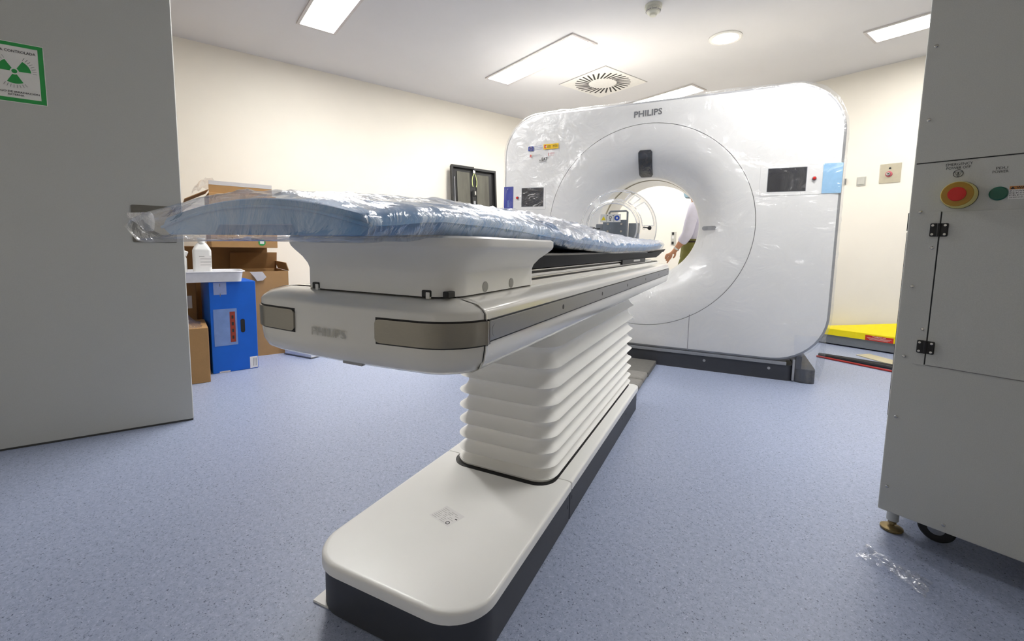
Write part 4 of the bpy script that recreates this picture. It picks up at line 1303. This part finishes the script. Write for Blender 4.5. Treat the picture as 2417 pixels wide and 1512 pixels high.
# blue box
BX, BY = -3.847, .323
t = thing('blue_box', (BX, BY, 0), .082, 'bright blue corrugated plastic box with document pouch and hand hole', 'box')
a, b, h = .18, .1415, .640
mb = MB(); mb.box(-a, a, -b, b, 0, h, bev=.006); mb.build('carton', 'blue_box', t)
def bl(name, y0, y1, z0, z1, m, n=.001, parent=t):
    mb = MB(); mb.box(a - .0005, a + n, y0 - .337, y1 - .337, z0, z1); return mb.build(name, m, parent, smooth=False)
bl('tape_strip', .222, .298, .552, .636, 'blue_tape')
mb = MB(); mb.box(a - .10, a - .004, .222 - .337, .298 - .337, h - .0005, h + .001); mb.build('tape_strip', 'blue_tape', t, smooth=False)
po = bl('document_pouch', .214, .354, .192, .451, 'pouch', .0015)
rd = bl('pouch_band', .310, .343, .213, .429, 'rust', .0022, po)
for k in range(4):
    bl('band_lettering', .3205, .3325, .235 + k * .048, .258 + k * .048, 'black_print', .0026, rd)
mb = MB(); slab(mb, rrect(.3745 - .337, .4015 - .337, .274, .372, .013), .0, .0012, 0, lambda x, y, n: (a - .0003 + n, x, y)); mb.build('hand_hole', 'black', t)
sl_ = bl('corner_label', .424, .474, .006, .089, 'label', .0012)
for k in range(3):
    bl('label_print', .444 + k * .009, .447 + k * .009, .02, .078, 'grey_print', .0016, sl_)
bl('tape_strip', .235, .30, .001, .012, 'tape', .0012)
for zz in (.628, .560):
    bl('staple', .258, .262, zz - .02, zz, 'grey_print', .0018)
# white tray with bottle
t = thing('plastic_tray', (-3.76, .235, .6425), 0, 'shallow white plastic tray standing on the blue box', 'tray')
def tring(d, z):
    return [(x, y, z) for x, y in rrect(-.13 - d, .13 + d, -.34 - d, .155 + d, .03 + d, 6)]
mb = MB()
mb.loft([tring(0, 0), tring(.008, .045), tring(.012, .072), tring(.024, .074), tring(.026, .070), tring(.024, .069)], True, False)
mb.loft([tring(-.003, .004), tring(.005, .045), tring(.0095, .071), tring(.012, .0745)], True, False)
mb.build('tray_shell', 'tray', t, angle=40)
t = thing('plastic_bottle', (-3.79, .175, .6468), 0, 'white plastic bottle without cap standing in the tray', 'bottle')
def bring(d, z, r=.018):
    return [(x, y, z) for x, y in rrect(-.040 + d, .040 - d, -.054 + d, .054 - d, max(r, .008), 6)]
mb = MB()
mb.loft([bring(.006, 0), bring(0, .006), bring(0, .205, .018), bring(.004, .218), bring(.018, .245, .02), bring(.028, .258, .012)] , True, True)
mb.build('bottle_body', 'bottle', t, angle=50)
mb = MB(); mb.lathe((0, 0, .255), (0, 0, 1), [(.021, 0), (.021, .030), (.023, .031), (.023, .036), (.021, .038)], 20); mb.build('bottle_neck', 'bottle', t)
mb = MB(); mb.box(.0395, .0406, -.022, .052, .092, .172); lb_ = mb.build('bottle_label', 'label', t, smooth=False)
for zz, w0, w1 in ((.166, -.018, .012), (.150, -.012, .050), (.128, -.012, .050), (.108, -.012, .046)):
    mb = MB(); mb.box(.0405, .0410, w0, w1, zz - .0012, zz + .0012); mb.build('label_print', 'grey_print', lb_, smooth=False)
t = thing('plastic_jar', (-3.80, .045, .6468), 0, 'white plastic jar tilted beside the bottle by the door edge', 'jar')
mb = MB(); mb.lathe((0, 0, 0), (0, 0, 1), [(.040, 0), (.044, .01), (.044, .15), (.034, .175)], 24); mb.build('jar_body', 'bottle', t)
mb = MB(); mb.lathe((0, .009, .176), (0, .35, 1), [(.036, 0), (.037, .03), (.032, .036)], 24); mb.build('jar_lid', 'bottle', t)
# low white case on the floor
t = thing('white_case', (-3.93, .90, 0), .45, 'low white case lying on the floor beyond the tall open box', 'case')
mb = MB(); mb.box(-.16, .16, -.13, .13, .008, .085, bev=.008); mb.build('case_body', 'tray', t)
mb = MB(); mb.box(-.162, .162, -.132, .132, .004, .010, bev=.001); mb.build('case_rim', 'grey_print', t)
for xx in (-.10, .02, .10):
    mb = MB(); mb.cyl((.1595, xx, .035), (1, 0, 0), .008, .002, 12); mb.build('case_stud', 'black_print', t)

# ================================================================== black cover leaning on the left wall
KX = 4.90 / 4.683
CY0, CY1 = 2.627 * KX + .01, 3.262 * KX
CTOP = .92 + (1.852 - .92) * KX
t = thing('equipment_cover', (-4.75, (CY0 + CY1) / 2, 0), 0, 'black moulded equipment cover leaning on the cream wall', 'cover')
CW = (CY1 - CY0) / 2
tilt = .155 / CTOP
LU = Vector((-tilt, 0, 1)).normalized(); LN = Vector((LU.z, 0, -LU.x)); LY = Vector((0, 1, 0))
CLn = CTOP / LU.z
def cpart(name, y0, y1, s0, s1, n0, n1, m, bev=.003):
    c = LY * ((y0 + y1) / 2) + LU * ((s0 + s1) / 2) + LN * ((n0 + n1) / 2)
    mb = MB(); mb.obox(c, LY, LU, LN, y1 - y0, s1 - s0, n1 - n0, bev=bev); return mb.build(name, m, t)
cpart('back_shell', -CW, CW, .004, CLn - .012, 0, .012, 'panel_black')
cpart('rim', -CW, -CW + .022, .004, CLn, .012, .050, 'panel_black')
cpart('rim', CW - .022, CW, .004, CLn - .012, .012, .050, 'panel_black')
cpart('rim', -CW + .022, -.005, CLn - .03, CLn, .012, .050, 'panel_black')
cpart('rim', -.005, CW - .022, CLn - .042, CLn - .012, .012, .050, 'panel_black')
cpart('rim', -CW + .022, CW - .022, .004, .034, .012, .050, 'panel_black')
cpart('foam_panel', -CW + .085, -.06, .05, CLn - .07, .012, .024, 'panel_grey')
cpart('foam_panel', .04, CW - .10, .05, CLn - .085, .012, .024, 'panel_grey')
cpart('side_strip', -CW + .040, -CW + .050, .05, CLn - .14, .012, .030, 'edge_grey')
cpart('edge_strip', CW - .004, CW + .006, .004, CLn - .05, .02, .048, 'alu')
cpart('spine', -.035, .022, .034, CLn - .30, .012, .034, 'panel_black')
cpart('spine_plate', -.020, .010, .05, CLn - .42, .034, .037, 'edge_grey')
cpart('latch', -.026, .020, CLn - .36, CLn - .28, .034, .046, 'panel_black')
cpart('latch_plate', -.006, .012, CLn - .345, CLn - .30, .046, .049, 'alu', .001)
cpart('wire_plug', -.016, .012, CLn - .075, CLn - .035, .030, .046, 'label')
for s in (-1, 1):
    pts = [LY * (-.002 + s * yy) + LU * (CLn - dd) + LN * .042 for yy, dd in ((.006, .08), (.024, .12), (.034, .17), (.032, .215), (.024, .245))]
    mb = MB(); mb.tube(pts, .0045, 8); mb.build('wire', 'wire', t)

# ================================================================== right of the scanner
t = thing('yellow_beam', (-1.25, 5.25, 0), 0, 'low yellow steel beam with red warning label against the back wall', 'beam')
YO = (-1.25, 5.25, 0)
YX0, YX1 = -2.05, -.45
def ytop(x):
    return .178 + (x + 1.586) * .186
mb = MB(YO)
sec = []
for x in (YX0, -1.6, -1.3, -1.0, YX1):
    sec.append([(x, 5.20, .100), (x, 5.20, .160), (x, 5.204, .1645), (x, 5.345, max(ytop(x), .170)), (x, 5.352, .10)])
mb.loft(sec); mb.build('beam_body', 'yellow', t, angle=20)
mb = MB(YO); mb.box(YX0, YX1, 5.225, 5.345, .012, .100, bev=.004); mb.build('under_rail', 'grey_rail', t)
for x in (-1.9, -.6):
    mb = MB(YO); mb.box(x - .06, x + .06, 5.22, 5.35, 0, .014, bev=.002); mb.build('foot_plate', 'grey_rail', t)
mb = MB(YO); mb.box(-1.278, -1.068, 5.1985, 5.2005, .1005, .1480); wlb = mb.build('warning_label', 'red_print', t, smooth=False)
text_on('label_lettering', 'WARNING', (-1.225, 5.198, .1335), EU, EZ, .10, .010, 'paper', wlb, YO, bold=.012)
for k in range(3):
    mb = MB(YO); mb.box(-1.265 + .01 * k, -1.082 - .012 * k, 5.1975, 5.1982, .1255 - k * .0075, .1275 - k * .0075); mb.build('label_print', 'paper', wlb, smooth=False)
cabs = []
for k, (dy, r, m, lab) in enumerate(((.00, .016, 'cable_black', 'thick black cable lying on the floor behind the cabinet, farthest from the scanner'), (-.045, .015, 'cable_black', 'thick black cable lying on the floor next to the red cable'), (-.085, .008, 'cable_red', 'thin red cable lying on the floor beside two black cables'))):
    mb = MB((-1.1, 4.5, 0))
    pts = [(-1.43 + .95 * i / 24, 4.535 + dy + .035 * math.sin(i / 24 * 3 + k) + .02 * i / 24 - (.05 * (i / 24) if k == 2 else 0), r + .001) for i in range(25)]
    mb.tube(pts, r, 8)
    o = mb.build('floor_cable', m)
    o.location = (-1.1, 4.5, 0)
    tag(o, lab, 'cable', 'cables on the floor behind the cabinet')
mb = MB((-1.0, 4.8, 0))
mb.loft([[(-1.25, 4.87, z), (-.80, 4.60, z), (-.74, 4.75, z), (-1.19, 5.02, z)] for z in (.001, .007)])
o = mb.build('flat_board', 'board', smooth=False)
o.location = (-1.0, 4.8, 0)
tag(o, 'flat beige sheet of board lying on the floor behind the cables', 'board')

# ================================================================== person behind the gantry
PU, PV = -.360, 5.20
per = thing('person', W(PU, PV), TA, 'person in lilac white shirt and olive trousers pointing down behind the scanner', 'person')
def skinned(name, pts, edges, m, parent, sub=2, root=0):
    me = bpy.data.meshes.new(name)
    me.from_pydata([(p[0] - PU, p[1] - PV, p[2]) for p in pts], edges, [])
    ob = bpy.data.objects.new(name, me)
    COL.objects.link(ob)
    md = ob.modifiers.new('skin', 'SKIN'); md.use_smooth_shade = True
    for i, p in enumerate(pts):
        r = p[3]
        rx, ry = r if isinstance(r, tuple) else (r, r)
        me.skin_vertices[0].data[i].radius = (rx, ry)
        me.skin_vertices[0].data[i].use_root = (i == root)
    sb = ob.modifiers.new('sub', 'SUBSURF'); sb.levels = sub; sb.render_levels = sub
    dg = bpy.context.evaluated_depsgraph_get(); dg.update()
    m2 = bpy.data.meshes.new_from_object(ob.evaluated_get(dg))
    bpy.data.objects.remove(ob, do_unlink=True)
    m2.materials.clear(); m2.materials.append(M[m])
    for p in m2.polygons:
        p.use_smooth = True
    m2.name = name
    o = bpy.data.objects.new(name, m2)
    COL.objects.link(o)
    o.parent = parent
    return o
u, v = PU, PV
B = []; E_ = []
def jn(p, prev=None):
    B.append(p)
    if prev is not None:
        E_.append((prev, len(B) - 1))
    return len(B) - 1
pel = jn((u, v, .93, (.095, .11)))
bel = jn((u, v, 1.08, (.09, .105)), pel)
che = jn((u + .01, v, 1.27, (.115, .14)), bel)
nk0 = jn((u + .005, v, 1.40, .06), che)
nk1 = jn((u - .010, v, 1.455, .050), nk0)
hd0 = jn((u - .03, v, 1.51, (.075, .068)), nk1)
hd1 = jn((u - .03, v, 1.585, (.090, .076)), hd0)
hd2 = jn((u - .022, v, 1.655, (.080, .068)), hd1)
nose = jn((u - .125, v, 1.545, .014), hd1)
ear = jn((u - .01, v - .085, 1.56, .014), hd1)
ear2 = jn((u - .01, v + .085, 1.56, .014), hd1)
def arm(side, elbow, wrist, palm, fdir, splay):
    s = jn((u, v + side * .165, 1.365, .050), che)
    e = jn(elbow + (.040,), s)
    f = jn(tuple(elbow[i] + (wrist[i] - elbow[i]) * .35 for i in range(3)) + (.040,), e)
    w = jn(wrist + (.025,), f)
    p0 = jn(tuple(wrist[i] + (palm[i] - wrist[i]) * .5 for i in range(3)) + ((.028, .020),), w)
    p1 = jn(palm + ((.034, .016),), p0)
    fd = Vector(fdir).normalized(); sx = Vector(splay).normalized()
    curl = Vector((.45, 0, -.9))
    for k, (off, ln, bend) in enumerate(((-.030, .078, .15), (-.010, .070, .75), (.010, .064, .85), (.029, .052, .9))):
        b0 = Vector(palm) + sx * off + fd * .022
        d1 = (fd + curl * bend * .3).normalized(); d2 = (fd + curl * bend).normalized(); d3 = (fd + curl * bend * 1.8).normalized()
        a = jn(tuple(b0) + (.0095,), p1)
        c1 = b0 + d1 * ln * .42
        a = jn(tuple(c1) + (.0088,), a)
        c2 = c1 + d2 * ln * .32
        a = jn(tuple(c2) + (.008,), a)
        a = jn(tuple(c2 + d3 * ln * .26) + (.0068,), a)
    t0 = Vector(tuple(wrist[i] + (palm[i] - wrist[i]) * .45 for i in range(3)))
    th = jn(tuple(t0 - sx * .034 + fd * .008) + (.011,), p0)
    th = jn(tuple(t0 - sx * .048 + fd * .034) + (.0095,), th)
    jn(tuple(t0 - sx * .046 + fd * .058) + (.0078,), th)
arm(-1, (u - .060, v - .215, 1.075), (u - .170, v - .20, .915), (u - .220, v - .195, .868), (-.62, .04, -.78), (-.55, -.35, .35))
arm(1, (u + .02, v + .225, 1.08), (u - .06, v + .21, .86), (u - .085, v + .205, .79), (-.25, 0, -.97), (-.9, 0, .2))
for s, kn, an in ((-1, (u - .105, v - .095, .50), (u - .07, v - .10, .085)), (1, (u + .02, v + .095, .50), (u + .04, v + .10, .085))):
    hp = jn((u - .01, v + s * .085, .86, .06), pel)
    th_ = jn((u - .055 if s < 0 else u, v + s * .092, .69, .055), hp)
    k = jn(kn + (.045,), th_)
    a = jn(an + (.036,), k)
    jn((an[0] - .10, an[1], .035, (.035, .025)), a)
body = skinned('body', B, E_, 'skin', per)
SH = [(u, v, .955, (.130, .150)), (u, v, 1.08, (.128, .142)), (u + .01, v, 1.27, (.134, .158)), (u + .005, v, 1.395, (.078, .085)), (u - .005, v, 1.435, .060)]
SE = [(0, 1), (1, 2), (2, 3), (3, 4)]
for s, el, cf in ((-1, (u - .060, v - .215, 1.075), (u - .125, v - .2075, .980)), (1, (u + .02, v + .225, 1.08), (u - .025, v + .217, .955))):
    n0 = len(SH)
    SH += [(u, v + s * .168, 1.362, .068), (el[0] * .5 + u * .5 - .01, v + s * .195, 1.21, .063), el + (.058,), cf + (.052,)]
    SE += [(2, n0), (n0, n0 + 1), (n0 + 1, n0 + 2), (n0 + 2, n0 + 3)]
skinned('shirt', SH, SE, 'shirt', per)
def oval(z, rx, ry, du=0.0, dv=0.0, n=24):
    return [(u + du + rx * math.cos(2 * PI * k / n), v + dv + ry * math.sin(2 * PI * k / n), z) for k in range(n)]
mb = MB((PU, PV, 0))
mb.loft([oval(1.03, .120, .142), oval(1.0, .128, .150), oval(.97, .134, .156), oval(.90, .138, .166), oval(.84, .134, .170, -.01), oval(.79, .110, .160, -.02)])
for s, path in ((-1, ((-.010, .90, .104), (-.045, .78, .100), (-.078, .68, .092), (-.105, .50, .076), (-.085, .28, .068), (-.07, .07, .062))), (1, ((-.0, .90, .104), (.0, .78, .100), (.005, .68, .092), (.02, .50, .076), (.03, .28, .068), (.04, .07, .062)))):
    mb.loft([oval(z, r, r * .92, du, s * (.082 + .018 * (1 - z))) for du, z, r in path])
mb.build('trousers', 'olive', per, angle=60)
for s, an in ((-1, (u - .07, v - .10)), (1, (u + .04, v + .10))):
    skinned('shoe', [(an[0] + .04, an[1], .045, (.040, .042)), (an[0] - .06, an[1], .040, (.042, .036)), (an[0] - .16, an[1], .032, (.038, .028))], [(0, 1), (1, 2)], 'shoe', per, root=1)
mb = MB((PU, PV, 0))
mb.lathe((u - .018, v, 1.585), (-.12, 0, 1), [(.102, .0), (.103, .03), (.094, .07), (.06, .100), (.01, .110)], 24); mb.build('hair', 'hair', per)
mb = MB((PU, PV, 0))
mb.loft([[(u - .03 - .098 * math.cos(a) * k1, v + .088 * math.sin(a), z) for a in [(-.5 + i / 12) * PI * .85 for i in range(13)]] for z, k1 in ((1.470, .90), (1.490, 1.05), (1.530, 1.16), (1.556, 1.02))], False, False, closed=False)
mb.build('face_mask', 'mask', per, angle=60)
mb = MB((PU, PV, 0))
mb.lathe((u - .161, v - .2015, .928), (-.11, .015, -.16), [(.026, -.009), (.030, -.008), (.030, .008), (.026, .009)], 18); mb.build('wrist_watch', 'watch', per)
mb = MB((PU, PV, 0))
mb.loft([oval(.995, .131, .153), oval(1.012, .131, .153), oval(1.012, .126, .148), oval(.995, .126, .148), oval(.995, .131, .153)], False, False); mb.build('belt', 'shoe', per)
